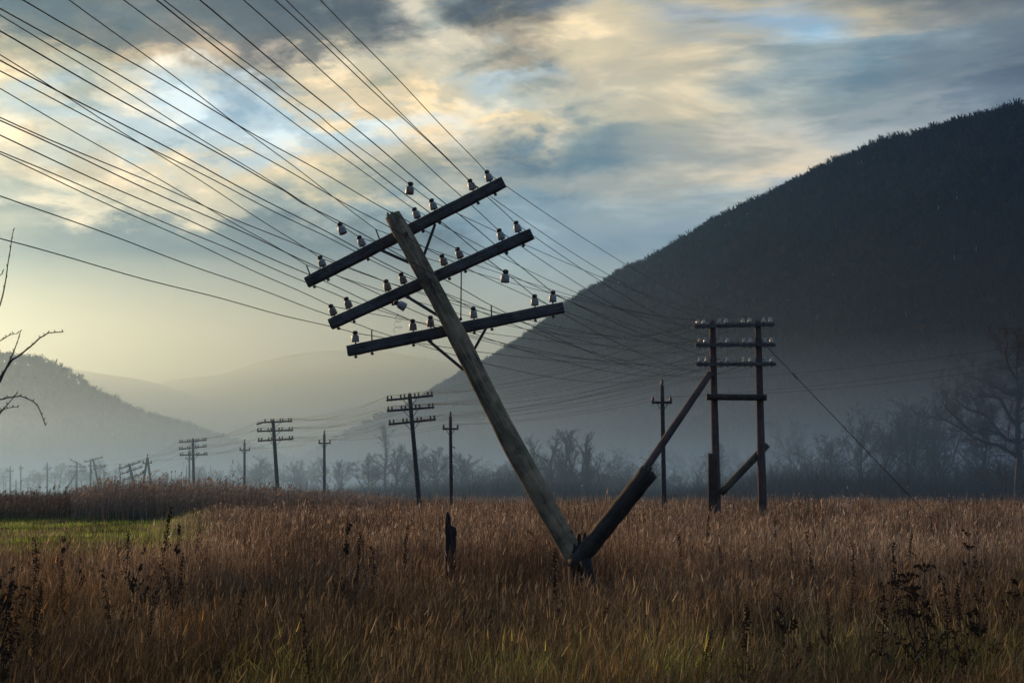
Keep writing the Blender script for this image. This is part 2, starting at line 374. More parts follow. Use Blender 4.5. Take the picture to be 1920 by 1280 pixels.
def make_hill(name, prof, foot, back, nr, nt_, ex=1.15, amp=6.0, seed=1, m=M_hill):
    """prof: list of (px, py, distance) along the ridge; foot/back: run-out of the near and far slopes in metres"""
    pr = np.array(prof, float); s = np.linspace(0, len(pr) - 1, nr)
    i = np.arange(len(pr)); px = np.interp(s, i, pr[:, 0]); py = np.interp(s, i, pr[:, 1]); D = np.interp(s, i, pr[:, 2])
    k = np.ones(9) / 9
    for q in (px, py, D):
        q[4:-4] = np.convolve(q, k, 'valid')
    R = np.array([at(a, b, d) for a, b, d in zip(px, py, D)])
    tf = np.linspace(1, 0, nt_)[:, None]; tb = np.linspace(0, 1, nt_ // 3 + 1)[1:, None]
    fx = np.broadcast_to(foot, nr) if np.isscalar(foot) else np.interp(s, np.linspace(0, len(pr) - 1, len(foot)), foot)
    X = R[:, 0][None] * (1 - 0.0 * tf) - 0.12 * tf * fx; Y = R[:, 1][None] - tf * fx
    Z = R[:, 2][None] * (1 - tf) ** ex
    nz = (vnoise(X, Y, 1 / 90.0, seed, 4) - 0.5) * amp * 2 * np.sin(np.pi * np.clip(tf, 0, 1)) ** 0.7
    Z = Z + nz
    Xb = R[:, 0][None] + 0 * tb; Yb = R[:, 1][None] + tb * back; Zb = R[:, 2][None] * (1 - tb) ** 1.1
    P = np.stack([np.vstack([X, Xb]), np.vstack([Y, Yb]), np.vstack([Z, Zb])], -1)
    P[..., 2] -= 0.8
    grid_obj(name, P, m); return P, nt_
HR = [(560, 905, 2600), (640, 862, 2500), (700, 812, 2420), (760, 776, 2300), (830, 732, 2150), (900, 697, 2000), (960, 662, 1880), (1010, 627, 1780), (1060, 589, 1700),
      (1110, 555, 1620), (1180, 520, 1520), (1250, 480, 1440), (1330, 434, 1360), (1400, 399, 1300), (1480, 358, 1240), (1560, 314, 1190), (1650, 279, 1140), (1750, 244, 1090),
      (1840, 220, 1050), (1900, 207, 1030), (1980, 196, 1000), (2100, 190, 960), (2300, 215, 900), (2600, 330, 820), (3000, 560, 740)]
HR = [(a, b + max(0, 18 * (1400 - d) / 400.0), d) for a, b, d in HR]
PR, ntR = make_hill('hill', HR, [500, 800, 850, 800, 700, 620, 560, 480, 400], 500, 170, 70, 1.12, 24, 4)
HL = [(-1500, 880, 1254), (-900, 850, 1287), (-500, 790, 1320), (-200, 700, 1353), (-60, 668, 1372), (20, 680, 1386), (80, 686, 1386), (130, 706, 1386), (180, 741, 1386), (230, 770, 1386), (290, 791, 1386), (340, 804, 1405), (400, 822, 1425), (460, 843, 1471), (540, 870, 1518), (640, 905, 1564)]
PL, ntL = make_hill('hill', HL, 600, 500, 130, 50, 1.1, 9, 8)
HF = [(-800, 640, 4680), (-300, 655, 4680), (60, 676, 4680), (150, 694, 4740), (220, 704, 4740), (300, 716, 4800), (400, 760, 4920), (520, 830, 5040), (640, 905, 5040)]
make_hill('hill', HF, 1200, 900, 60, 20, 1.0, 25, 12)
HG = [(120, 800, 5405), (220, 745, 5405), (300, 714, 5405), (350, 708, 5382), (410, 703, 5347), (460, 686, 5290), (520, 669, 5267), (580, 658, 5232), (660, 655, 5198), (760, 662, 5117), (900, 690, 5117), (1100, 720, 5117)]
make_hill('hill', HG, 1500, 1000, 80, 20, 1.0, 25, 15)

# ------------------------------------------------------------------ slivers: vectorised blades / twigs
def slivers(base, vec, w, col, bend=None, nseg=2, taper=0.15, mid=1.0, yaw=None):
    """base (N,3), vec (N,3) tip offset, bend (N,3) extra offset growing with t^2; returns V, F(quads), C"""
    n = len(base); yaw = rng.uniform(0, np.pi, n) if yaw is None else yaw
    side = np.stack([np.cos(yaw), np.sin(yaw), np.zeros(n)], -1)
    ts = np.linspace(0, 1, nseg + 1); V = []
    for t in ts:
        p = base + vec * t + (0 if bend is None else bend * t * t)
        ww = (w * (1 - (1 - taper) * t ** 1.5) * (mid if 0 < t < 1 else 1))[:, None] * 0.5
        V += [p - side * ww, p + side * ww]
    V = np.stack(V, 1).reshape(-1, 3); k = 2 * (nseg + 1)
    i = np.arange(n)[:, None] * k; Fq = np.concatenate([i + np.array([[2 * j, 2 * j + 1, 2 * j + 3, 2 * j + 2]]) for j in range(nseg)], 0)
    return V, Fq, np.repeat(col, k, 0)
def merge(parts):
    Vs, Fs, Cs, n = [], [], [], 0
    for V, f, c in parts: Vs.append(V); Fs.append(f + n); Cs.append(c); n += len(V)
    return np.concatenate(Vs), np.concatenate(Fs), np.concatenate(Cs)

def sstep(v, a, b):
    t = np.clip((v - a) / (b - a), 0, 1); return t * t * (3 - 2 * t)
# forest standing on the two nearer hills
def forest(P, nt_, n, hmin, hmax, seed, per=9, name='hill_forest', wmul=1.0):
    g = np.random.default_rng(seed); nr = P.shape[1]
    a = g.uniform(0, nt_ - 1.001, n); nridge = int(n * 0.22)
    a[:nridge] = nt_ - 1 - np.abs(g.normal(0, 1.3, nridge)) ; a = np.clip(a, 0, nt_ - 1.001)
    b = g.uniform(0, nr - 1.001, n)
    ai = a.astype(int); bi = b.astype(int); fa = (a - ai)[:, None]; fb = (b - bi)[:, None]
    Q = (P[ai, bi] * (1 - fb) + P[ai, bi + 1] * fb) * (1 - fa) + (P[ai + 1, bi] * (1 - fb) + P[ai + 1, bi + 1] * fb) * fa
    px = 960 + Q[:, 0] / Q[:, 1] * F; keep = (px > -500) & (px < 2400) & (Q[:, 2] > 4); Q = Q[keep]; n = len(Q)
    H = g.uniform(hmin, hmax, n) * (0.85 + 0.4 * vnoise(Q[:, 0], Q[:, 1], 1 / 60., seed, 2))
    rg = a[keep] > nt_ - 5; H = np.where(rg, H * g.uniform(0.7, 1.35, n), H)
    pat = sstep(vnoise(Q[:, 0], Q[:, 1], 1 / 80., seed + 5, 4), 0.3, 0.7); j = g.uniform(0.7, 1.3, n)
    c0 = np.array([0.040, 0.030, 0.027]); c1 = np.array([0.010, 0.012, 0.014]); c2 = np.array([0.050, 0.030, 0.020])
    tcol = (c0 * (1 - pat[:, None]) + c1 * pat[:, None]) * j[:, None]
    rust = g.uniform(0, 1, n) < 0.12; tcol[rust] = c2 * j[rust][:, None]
    parts = []
    trunkcol = np.tile(np.array([0.035, 0.032, 0.031]), (n, 1)); birch = (g.uniform(0, 1, n) < 0.012) & (vnoise(Q[:, 0], Q[:, 1], 1 / 120., 5, 2) > 0.66)
    trunkcol[birch] = (0.33, 0.33, 0.31)
    parts.append(slivers(Q, np.stack([g.normal(0, .3, n), g.normal(0, .3, n), H * 0.8], -1), np.full(n, 0.5 * wmul), trunkcol, None, 1, 0.4))
    for k in range(per):
        an = g.uniform(0, 2 * np.pi, n); sp = g.uniform(0.15, 0.55, n) * H * 0.7; st = g.uniform(0.35, 0.7, n) * H
        b0 = Q + np.stack([0 * st, 0 * st, st], -1)
        v = np.stack([np.cos(an) * sp, np.sin(an) * sp, (H - st) * np.clip(1.0 - (sp / H) ** 2 * 2.2, 0.3, 1) * g.uniform(0.7, 1.02, n)], -1)
        parts.append(slivers(b0, v, g.uniform(0.5, 1.5, n) * wmul, tcol * g.uniform(0.7, 1.3, n)[:, None], None, 1, 0.45))
    V, Fq, C = merge(parts); me = fast_mesh(name, V, Fq, M_forest, C)
    return link(bpy.data.objects.new(name, me))
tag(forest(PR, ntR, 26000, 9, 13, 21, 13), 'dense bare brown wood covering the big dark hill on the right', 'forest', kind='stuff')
tag(forest(PL, ntL, 9000, 7, 10, 22, 8, wmul=1.0), 'hazy wood covering the grey hill at the far left', 'forest', kind='stuff')

# ------------------------------------------------------------------ field grass
def field_height(x, y):
    """mean height of the dead grass"""
    r = x / y
    h = 0.66 + 0.40 * (vnoise(x, y, 0.35, 31, 3) - 0.5) + 0.16 * (vnoise(x, y, 0.05, 33, 2) - 0.5)
    near = np.clip((y - 8) / 9, 0, 1); h = h * (0.62 + 0.38 * near)
    h = h * (1 - 0.45 * sstep(vnoise(x, y, 0.55, 35, 2), 0.62, 0.80) * (1 - sstep(y, 20, 40)))    # trampled hollows
    h = h * (1 + 0.18 * sstep(vnoise(x, y, 0.30, 82, 3), 0.56, 0.70))
    mead = meadow(x, y)
    return h * (1 - mead) + 0.14 * mead
def meadow(x, y):
    edge = 960 + x / y * F + (vnoise(x, y, 0.12, 40, 3) - 0.5) * 160
    return (1 - sstep(edge, 250, 430)) * sstep(y, 21, 30) * (1 - sstep(y, 68, 74))
def field_colour(x, y, n, g):
    straw = np.array([0.32, 0.268, 0.185]); rust = np.array([0.28, 0.175, 0.105]); grey = np.array([0.18, 0.145, 0.11]); dark = np.array([0.09, 0.062, 0.045])
    ora = np.array([0.36, 0.19, 0.04]); green = np.array([0.21, 0.27, 0.045]); olive = np.array([0.36, 0.31, 0.06])
    p1 = vnoise(x, y, 0.16, 51, 3)[:, None]; p2 = vnoise(x, y, 0.5, 52, 3)[:, None]
    c = straw * (1 - p1) + rust * p1; k = sstep(p2, 0.45, 0.75); c = c * (1 - k) + grey * k
    u_ = g.uniform(0, 1, (n, 1)); c = np.where(u_ < 0.18, dark, c); c = np.where((u_ > 0.18) & (u_ < 0.22), np.array([0.55, 0.45, 0.33]), c)
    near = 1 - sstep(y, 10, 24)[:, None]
    c = c * (1 - 0.55 * near * np.array([0.95, 1.0, 1.22]))                     # foreground shading painted into the grass colour, deepening towards the camera
    def spots(lst):
        v = 0
        for (cx_, cy_, rx, ry) in [tuple(q * 1.42 for q in t4) for t4 in lst]: v = np.maximum(v, np.exp(-((x - cx_) / rx) ** 2 - ((y - cy_) / ry) ** 2))
        return v
    po = vnoise(x, y, 0.9, 61, 3); ko = (spots([(-3.0, 9.2, .5, 1.2), (-3.4, 11, .3, .7), (-1.9, 8.4, .2, .4), (-2.6, 7.0, .3, .6), (1.9, 6.6, .3, .3), (3.3, 7.0, .4, .3), (.5, 6.4, .2, .3), (3.9, 9.6, .3, .5)]) * 1.2 * sstep(po, 0.35, 0.7))[:, None] * (g.uniform(0, 1, (n, 1)) < 0.45); ko = np.clip(ko, 0, 1); c = c * (1 - ko) + ora * ko
    pg = vnoise(x, y, 0.7, 62, 3); kg = (spots([(2.35, 7.8, .8, .7), (3.3, 7.8, .6, .6), (4.0, 9.8, .45, .7), (-1.0, 6.4, .35, .3), (.1, 6.6, .3, .25), (-1.3, 8.4, .2, .4), (.9, 6.9, .35, .3), (-2.3, 6.9, .3, .3)]) * 1.4 * sstep(pg, 0.3, 0.65))[:, None] * (g.uniform(0, 1, (n, 1)) < 0.8); kg = np.clip(kg, 0, 1); c = c * (1 - kg) + np.where(g.uniform(0, 1, (n, 1)) < 0.5, green, olive) * kg * 0.8
    md = meadow(x, y)[:, None] * (g.uniform(0, 1, (n, 1)) < 0.35 + 0.65 * sstep(vnoise(x, y * 0.5, 0.8, 88, 3), 0.3, 0.6)[:, None]); c = c * (1 - md) + (np.array([0.27, 0.37, 0.06]) * (0.5 + 0.9 * p2)) * md
    pd = vnoise(x, y, 0.42, 81, 3)[:, None]; c = c * (0.55 + 0.95 * sstep(pd, 0.25, 0.75))
    pk = sstep(vnoise(x, y, 0.30, 82, 3), 0.56, 0.70)[:, None]; dk = (g.uniform(0, 1, (n, 1)) < 0.55 * pk) & (md < 0.3); c = np.where(dk, np.array([0.05, 0.034, 0.024]), c)
    return c * g.uniform(0.6, 1.35, (n, 1))
def scatter(n, y0, y1, g, lat=0.46, pad=1.5):
    y = np.exp(g.uniform(np.log(y0), np.log(y1), n)); x = g.uniform(-1, 1, n) * (lat * y + pad); return x, y
g = np.random.default_rng(77); parts = []
# upright stems, growing in tufts
def tufts(n, per, y0, y1, lat=0.44, spread=0.06):
    m = n // per; tx, ty = scatter(m, y0, y1, g, lat); k = g.integers(0, m, n)
    o_ = g.normal(0, 1, (n, 2)); sc_ = spread * np.maximum(1, ty[k] / 16)[:, None]
    x_ = tx[k] + o_[:, 0] * sc_[:, 0]; y_ = np.maximum(6.2, ty[k] + o_[:, 1] * sc_[:, 0] * 1.3)
    return x_, y_, tx[k], ty[k], o_, g.uniform(0.55, 1.30, m)[k], g.uniform(0.35, 1.65, m)[k]
x, y, tx, ty, o_, tH, tC_ = tufts(800000, 18, 6.8, 170); n = len(x)
H = field_height(x, y) * tH * np.clip(g.normal(1.0, 0.17, n), 0.35, 1.6) * np.where(g.uniform(0, 1, n) < 0.03, 1.3, 1)
w = 0.0024 * np.maximum(1, y / 12) ** 0.95 * g.uniform(0.5, 1.9, n)
lean = o_ * 0.045 + g.normal(0, 0.03, (n, 2)) * np.where(g.uniform(0, 1, (n, 1)) < .12, 5, 1); base = np.stack([x, y, gz(x, y) - 0.02], -1)
bend = np.stack([g.normal(0, 0.07, n) * H, g.normal(0, 0.07, n) * H, -0.03 * H], -1)
brk = g.uniform(0, 1, n) < 0.09; bend[brk] += np.stack([g.normal(0, 0.4, n) * H, g.normal(0, 0.4, n) * H, -g.uniform(0.2, 0.6, n) * H], -1)[brk]
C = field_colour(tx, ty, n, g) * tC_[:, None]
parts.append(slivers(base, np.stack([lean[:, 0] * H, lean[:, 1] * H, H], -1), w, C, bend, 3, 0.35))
# seed heads on half of the stems
sel = (g.uniform(0, 1, n) < 0.4) & (meadow(x, y) < 0.5) & (y < 70); tip = (base + np.stack([lean[:, 0] * H, lean[:, 1] * H, H], -1) + bend)[sel]; m_ = len(tip)
d_ = np.stack([g.normal(0.02, 0.03, m_), g.normal(0, 0.03, m_), g.uniform(0.05, 0.13, m_)], -1)
parts.append(slivers(tip - d_ * 0.6, d_, w[sel] * g.uniform(1.3, 2.3, m_), np.minimum(C[sel] * 1.45 + 0.03, .8), None, 2, 0.1, 1.3))
# arching leaves
x, y = scatter(110000, 6.5, 45, g, 0.44); n = len(x); H = field_height(x, y) * g.uniform(0.3, 0.8, n)
an = g.uniform(0, 2 * np.pi, n); out_ = g.uniform(0.1, 0.55, n) * H
w = 0.0034 * np.maximum(1, y / 12) * g.uniform(0.4, 1.5, n)
base = np.stack([x, y, gz(x, y) - 0.02], -1)
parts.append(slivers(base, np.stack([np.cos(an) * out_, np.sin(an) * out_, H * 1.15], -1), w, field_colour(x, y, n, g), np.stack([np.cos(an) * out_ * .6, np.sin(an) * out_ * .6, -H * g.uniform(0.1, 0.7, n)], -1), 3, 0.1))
# fallen, tangled straws
x, y = scatter(110000, 7.0, 26, g, 0.44); n = len(x); H = field_height(x, y); an = g.uniform(0, 2 * np.pi, n); ln = g.uniform(0.15, 0.5, n)
base = np.stack([x, y, gz(x, y) + H * g.uniform(0.05, 0.75, n)], -1)
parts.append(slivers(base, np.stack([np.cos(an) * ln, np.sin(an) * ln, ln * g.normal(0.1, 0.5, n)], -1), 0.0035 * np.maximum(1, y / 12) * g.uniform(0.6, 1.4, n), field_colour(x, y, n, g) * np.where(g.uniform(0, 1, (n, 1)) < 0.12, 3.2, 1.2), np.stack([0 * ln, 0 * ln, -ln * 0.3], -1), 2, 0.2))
# dark tangles of weed lying through the grass
x, y, tx, ty, o_, tH, tC_ = tufts(90000, 60, 8.0, 32, 0.44, 0.13); n = len(x); H = field_height(x, y) * tH; an = g.uniform(0, 2 * np.pi, n); ln = g.uniform(0.06, 0.28, n)
base = np.stack([x, y, gz(x, y) + H * g.uniform(0.0, 0.95, n)], -1)
parts.append(slivers(base, np.stack([np.cos(an) * ln * .6, np.sin(an) * ln * .6, ln * g.normal(0.35, 0.5, n)], -1), 0.0035 * np.maximum(1, y / 12) * g.uniform(0.5, 1.6, n), np.array([0.055, 0.038, 0.026]) * g.uniform(0.5, 1.7, (n, 1)), np.stack([0 * ln, 0 * ln, -ln * 0.3], -1), 2, 0.4))
V, Fq, C = merge(parts)
grass = link(bpy.data.objects.new('field_grass', fast_mesh('field_grass', V, Fq, M_grass, C)))
tag(grass, 'tall dead brown grass covering the whole field', 'grass', kind='stuff')

# reeds behind the meadow
g = np.random.default_rng(78); n = 52000
pxr = g.uniform(-420, 760, n); y = g.uniform(70, 106, n) + 10 * np.clip((pxr - 420) / 340, 0, 1); x = xat(pxr, y)
top = np.interp(pxr, [-420, 90, 140, 200, 330, 430, 560, 640, 760], [1.15, 1.2, 1.45, 1.95, 2.0, 1.85, 1.5, 1.25, 0.9]) + (vnoise(x, y, 1.3, 71, 3) - 0.5) * 1.2 - 0.08
H = top * np.clip(g.normal(0.72, 0.2, n), 0.25, 1.4)
cr = np.array([0.23, 0.175, 0.125]); cg_ = np.array([0.17, 0.14, 0.11]); p = vnoise(x, y, 0.3, 72, 3)[:, None]
C = (cr * p + cg_ * (1 - p)) * g.uniform(0.5, 1.7, (n, 1)); lowl = (pxr < 140)[:, None]; C = np.where(lowl, C * 0.5, C)
base = np.stack([x, y, 0 * x], -1); vec = np.stack([g.normal(0, 0.08, n) * H, g.normal(0, 0.08, n) * H, H], -1)
parts = [slivers(base, vec, g.uniform(0.012, 0.035, n), C, None, 2, 0.3)]
sel = g.uniform(0, 1, n) < 0.35; tp = (base + vec)[sel]; m_ = len(tp)
parts.append(slivers(tp - np.array([0, 0, .12]), np.stack([g.normal(0.05, 0.05, m_), g.normal(0, .03, m_), g.uniform(0.12, 0.28, m_)], -1), g.uniform(0.06, 0.11, m_), C[sel] * 1.4, np.stack([g.normal(.06, .05, m_), 0 * tp[:, 0], -g.uniform(0, .15, m_)], -1), 2, 0.2, 1.2))
an = g.uniform(0, 2 * np.pi, n); st = H * g.uniform(0.4, 0.85, n)
parts.append(slivers(base + np.stack([0 * st, 0 * st, st], -1), np.stack([np.cos(an) * .2, np.sin(an) * .2, 0.25 + 0 * st], -1), g.uniform(0.025, 0.05, n), C, np.stack([np.cos(an) * .15, np.sin(an) * .15, -g.uniform(.1, .35, n)], -1), 2, 0.1))
V, Fq, C = merge(parts)
tag(link(bpy.data.objects.new('reeds', fast_mesh('reeds', V, Fq, M_reed, C))), 'dark brown reed bed behind the green strip of meadow', 'reeds', kind='stuff')

# ------------------------------------------------------------------ insulators
def lathe(prof, sides=10):
    V = [(r * math.cos(2 * math.pi * k / sides), r * math.sin(2 * math.pi * k / sides), z) for r, z in prof for k in range(sides)]
    n = len(prof); f = [(i * sides + k, i * sides + (k + 1) % sides, (i + 1) * sides + (k + 1) % sides, (i + 1) * sides + k) for i in range(n - 1) for k in range(sides)]
    f += [tuple(range(sides - 1, -1, -1)), tuple(range((n - 1) * sides, n * sides))]; return V, f
def ins_mesh(name, m1, m2, sides=12):
    # skirt, body, waist with tie wire, head
    V, f = lathe([(0.030, 0.0), (0.044, 0.002), (0.047, 0.012), (0.045, 0.050), (0.043, 0.074), (0.037, 0.086), (0.028, 0.090), (0.024, 0.097), (0.027, 0.104), (0.033, 0.108), (0.034, 0.120), (0.028, 0.134), (0.014, 0.140)], sides)
    me = bpy.data.meshes.new(name); me.from_pydata(V, [], f); me.materials.append(m1); me.materials.append(m2)
    for p in me.polygons:
        p.use_smooth = True
        if p.center.z > 0.084: p.material_index = 1
    return me
IM_w = ins_mesh('insulator_pale', M_porc, M_cap); IM_b = ins_mesh('insulator_stained', M_porcd, M_cap)
IM_g = ins_mesh('insulator_glass', M_glass, M_glass, 10); IM_f = ins_mesh('insulator_dark', M_cap, M_cap, 6)
def place_ins(me, pos, up, parent=None, sc=1.0, name='insulator'):
    o = bpy.data.objects.new(name, me); COL.objects.link(o)
    off = Vector(root_loc(parent)) if parent is not None else Vector((0, 0, 0))
    if parent is not None: o.parent = parent
    o.location = Vector(pos) - off; o.rotation_mode = 'QUATERNION'; o.rotation_quaternion = Vector(up).normalized().to_track_quat('Z', 'Y')
    o.scale = (sc, sc, sc); return o
PINM = None
def place_pin(p, up, parent):
    global PINM
    if PINM is None:
        m_ = MB(); m_.tube([(0, 0, -0.11), (0, 0, 0.12)], 0.012, 6); PINM = m_.mesh('pin', M_metal)
    return place_ins(PINM, p, up, parent, 1.0, 'pin')
def pin(mb, p, up, h, below=0.12, r=0.008):
    up = Vector(up).normalized(); mb.tube([Vector(p) - up * below, Vector(p) + up * h], r, 6)
    mb.tube([Vector(p) - up * (below + 0.0), Vector(p) - up * (below - 0.025)], r * 2.2, 6)

# ------------------------------------------------------------------ the leaning telegraph pole in front
YH = 16.0
hb = at(1086, 1062, 15.75); base0 = Vector((hb.x, hb.y, 0))
hero = thing('telegraph_pole', 'large weathered telegraph pole leaning steeply left, mossy top, three crossarms in front', 'telegraph pole', base0)
mb = MB(); npt = 26; pts = []; rad = []
A_, B_ = at(736, 404, 16.05), hb
for i in range(npt):
    t = i / (npt - 1); p = A_.lerp(B_, t); p += Vector((0.018 * math.sin(t * 7), 0, 0.0)) ; pts.append(p)
    rad.append(0.099 + 0.024 * t + 0.004 * math.sin(t * 19) + (0.006 if 0.62 < t < 0.7 else 0))
rad[0] = 0.094
mb.tube(pts, rad, 20, True, 0.05, 3)
add_grain(mb.build('pole', M_pole, hero, True))
# splintered top edge
mb = MB()
tdir = (A_ - B_).normalized()
for k in range(7):
    a = random.uniform(0, 6.28); q = A_ + Vector((math.cos(a) * 0.06, math.sin(a) * 0.06, 0)); mb.tube([q - tdir * 0.03, q + tdir * random.uniform(0.015, 0.04)], [0.022, 0.006], 5)
mb.build('splinters', M_pole, hero)
ARMS = [((575, 530), (945, 341)), ((619, 608), (998, 438)), ((652, 658), (1057, 576))]
PINS = [[(585, 'e'), (611, 'w'), (686, 'w'), (716, 'e'), (789, 'w'), (820, 'w'), (892, 'w'), (924, 'w')],
        [(631, 'b'), (660, 'b'), (733, 'b'), (763, 'b'), (839, 'b'), (869, 'b'), (946, 'w'), (977, 'w')],
        [(667, 'w'), (698, 'e'), (776, 'b'), (809, 'b'), (890, 'w'), (923, 'e'), (1004, 'w'), (1037, 'w')]]
hero_tops = []
for ai, ((a, b), pl) in enumerate(zip(ARMS, PINS)):
    yl, yr = 16.34, 16.12
    PA, PB = at(*a, yl), at(*b, yr); t_ = (PB - PA).normalized()
    up = Vector((0, 0, 1)) - t_ * t_.z; up.normalize()
    upv = (up * 0.75 + Vector((-0.10, 0, 1)).normalized() * 0.25).normalized()
    if ai == 2: upv = Vector((-0.03, 0, 1)).normalized()
    mb = MB(); mb.beam(PA, PB, 0.10, 0.126, up, 0.14, 22, 0.035, ai)
    arm = add_grain(mb.build('crossarm', M_arm, hero))
    tops = []
    for (pxp, k) in pl:
        t = (pxp - a[0]) / (b[0] - a[0]); c = PA.lerp(PB, t)
        mb = MB()
        if k == 'e':
            pin(mb, c, upv, 0.19, 0.10); tops.append(c + upv * 0.19)
        else:
            pin(mb, c, upv, 0.12, 0.10); tops.append(c + upv * 0.19)
        pn = mb.build('pin', M_metal, arm)
        if k != 'e': place_ins(IM_w if k == 'w' else IM_b, c + upv * 0.085, upv + Vector((random.uniform(-.07, .07), random.uniform(-.07, .07), 0)), arm, 0.94)
        # tie wire on the head
    hero_tops.append(tops)
# long drying cracks
# flat iron braces
def strap(p, q, name='brace', par=hero, w=0.035):
    mb = MB(); mb.beam(p, q, 0.008, w, (0, 0, 1), 0.1, 2); mb.tube([Vector(q) + Vector((0, -0.02, 0)), Vector(q) + Vector((0, 0.02, 0))], 0.018, 6); return mb.build(name, M_metal, par)
strap(at(816, 420, 16.2), at(793, 484, 16.1)); strap(at(712, 468, 16.22), at(766, 492, 16.12))
strap(at(865, 508, 16.14), at(864, 598, 16.12)); strap(at(760, 554, 16.22), at(822, 592, 16.05))
strap(at(913, 612, 16.14), at(888, 657, 16.0)); strap(at(803, 638, 16.2), at(868, 692, 15.98))
# bolts through the arms
for (px_, py_) in ((762, 438), (806, 525), (855, 615)):
    mb = MB(); c = at(px_, py_, 15.88); mb.tube([c - Vector((0, 0.03, 0)), c + Vector((0, 0.1, 0))], 0.018, 6); mb.build('bolt', M_metal, hero)

# broken stub and the log of the V
sb = at(1088, 1040, 15.7); st0 = Vector((sb.x + 0.02, 15.72, 0))
stub = thing('pole_stub', 'short black rotten stub the leaning pole was bolted to, deep in grass', 'stump', st0)
mb = MB(); mb.tube([st0 + Vector((0, 0, -0.05)), st0 + Vector((-0.01, 0, 0.35)), st0 + Vector((-0.03, 0, 0.75)), st0 + Vector((-0.04, 0, 0.98))], [0.15, 0.14, 0.13, 0.10], 12, True, 0.12, 4)
add_grain(mb.build('stub', M_char, stub, True))
mb = MB()
for k in range(8):
    a = k * 0.8; q = st0 + Vector((-0.04 + 0.08 * math.cos(a), 0.08 * math.sin(a), 0.9)); mb.tube([q, q + Vector((0.01, 0, random.uniform(0.1, 0.25)))], [0.035, 0.008], 5)
mb.build('splinters', M_char, stub)
la, lb = at(1092, 1042, 15.6), at(1218, 884, 15.3); lf = la + (la - lb) * 0.12
log = thing('leaning_log', 'thick dark broken log leaning right from the foot of the leaning pole', 'log', (lf.x, lf.y, 0))
mb = MB(); pts = [lf.lerp(lb, i / 16) for i in range(17)]
mb.tube(pts, [0.100 - 0.008 * (i < 3) + 0.004 * math.sin(i * 2.1) for i in range(17)], 16, True, 0.045, 8)
add_grain(mb.build('log', M_log, log, True))
mb = MB()
for k in range(9):
    a = k * 0.7; dl = (lb - lf).normalized(); s_ = dl.cross(Vector((0, 1, 0))).normalized(); q = lb + s_ * 0.07 * math.cos(a) + Vector((0, 0.07 * math.sin(a), 0)) - dl * 0.03
    mb.tube([q, q + dl * random.uniform(0.03, 0.08)], [0.03, 0.01], 5)
mb.build('splinters', M_log, log)
# slab of rotten wood lying right of the foot
p0, p1 = at(1096, 1050, 15.3), at(1122, 1112, 15.0)
fs = thing('rotten_plank', 'rotten black slab slumped in the grass right of the V of logs', 'plank', (p1.x, p1.y, 0))
mb = MB(); mb.beam(p0, Vector((p1.x + .05, p1.y, 0.15)), 0.05, 0.10, (1, 0, 0.3), 0.2, 8, 0.22, 3); add_grain(mb.build('plank', M_char, fs))

# charred stump
sb = at(846, 1060, 18.0); s0 = Vector((sb.x, 18.0, 0))
stp = thing('burnt_stump', 'jagged charred pole stump standing alone left of the leaning pole', 'stump', s0)
mb = MB(); zt = at(845, 995, 18).z
def px18(a, b): return at(a, b, 18.0)
pts = [s0 + Vector((0, 0, -0.05)), px18(845, 1060), px18(845, 1030), px18(845, 1010), px18(844, 996), px18(842, 986)]
mb.tube(pts, [0.078, 0.07, 0.068, 0.070, 0.062, 0.04], 11, True, 0.14, 6)
mb.tube([px18(840, 1000), px18(839, 980), px18(840, 968), px18(839, 959)], [0.045, 0.036, 0.032, 0.010], 8, True, 0.15, 5)
mb.tube([px18(852, 1004), px18(852, 990), px18(848, 986)], [0.03, 0.02, 0.005], 6, True, 0.15, 5)
mb.build('stump', M_char, stp)
mb = MB(); mb.tube([px18(850, 990), px18(853, 988), px18(856, 993)], 0.005, 4); mb.build('wire_loop', M_metal, stp)

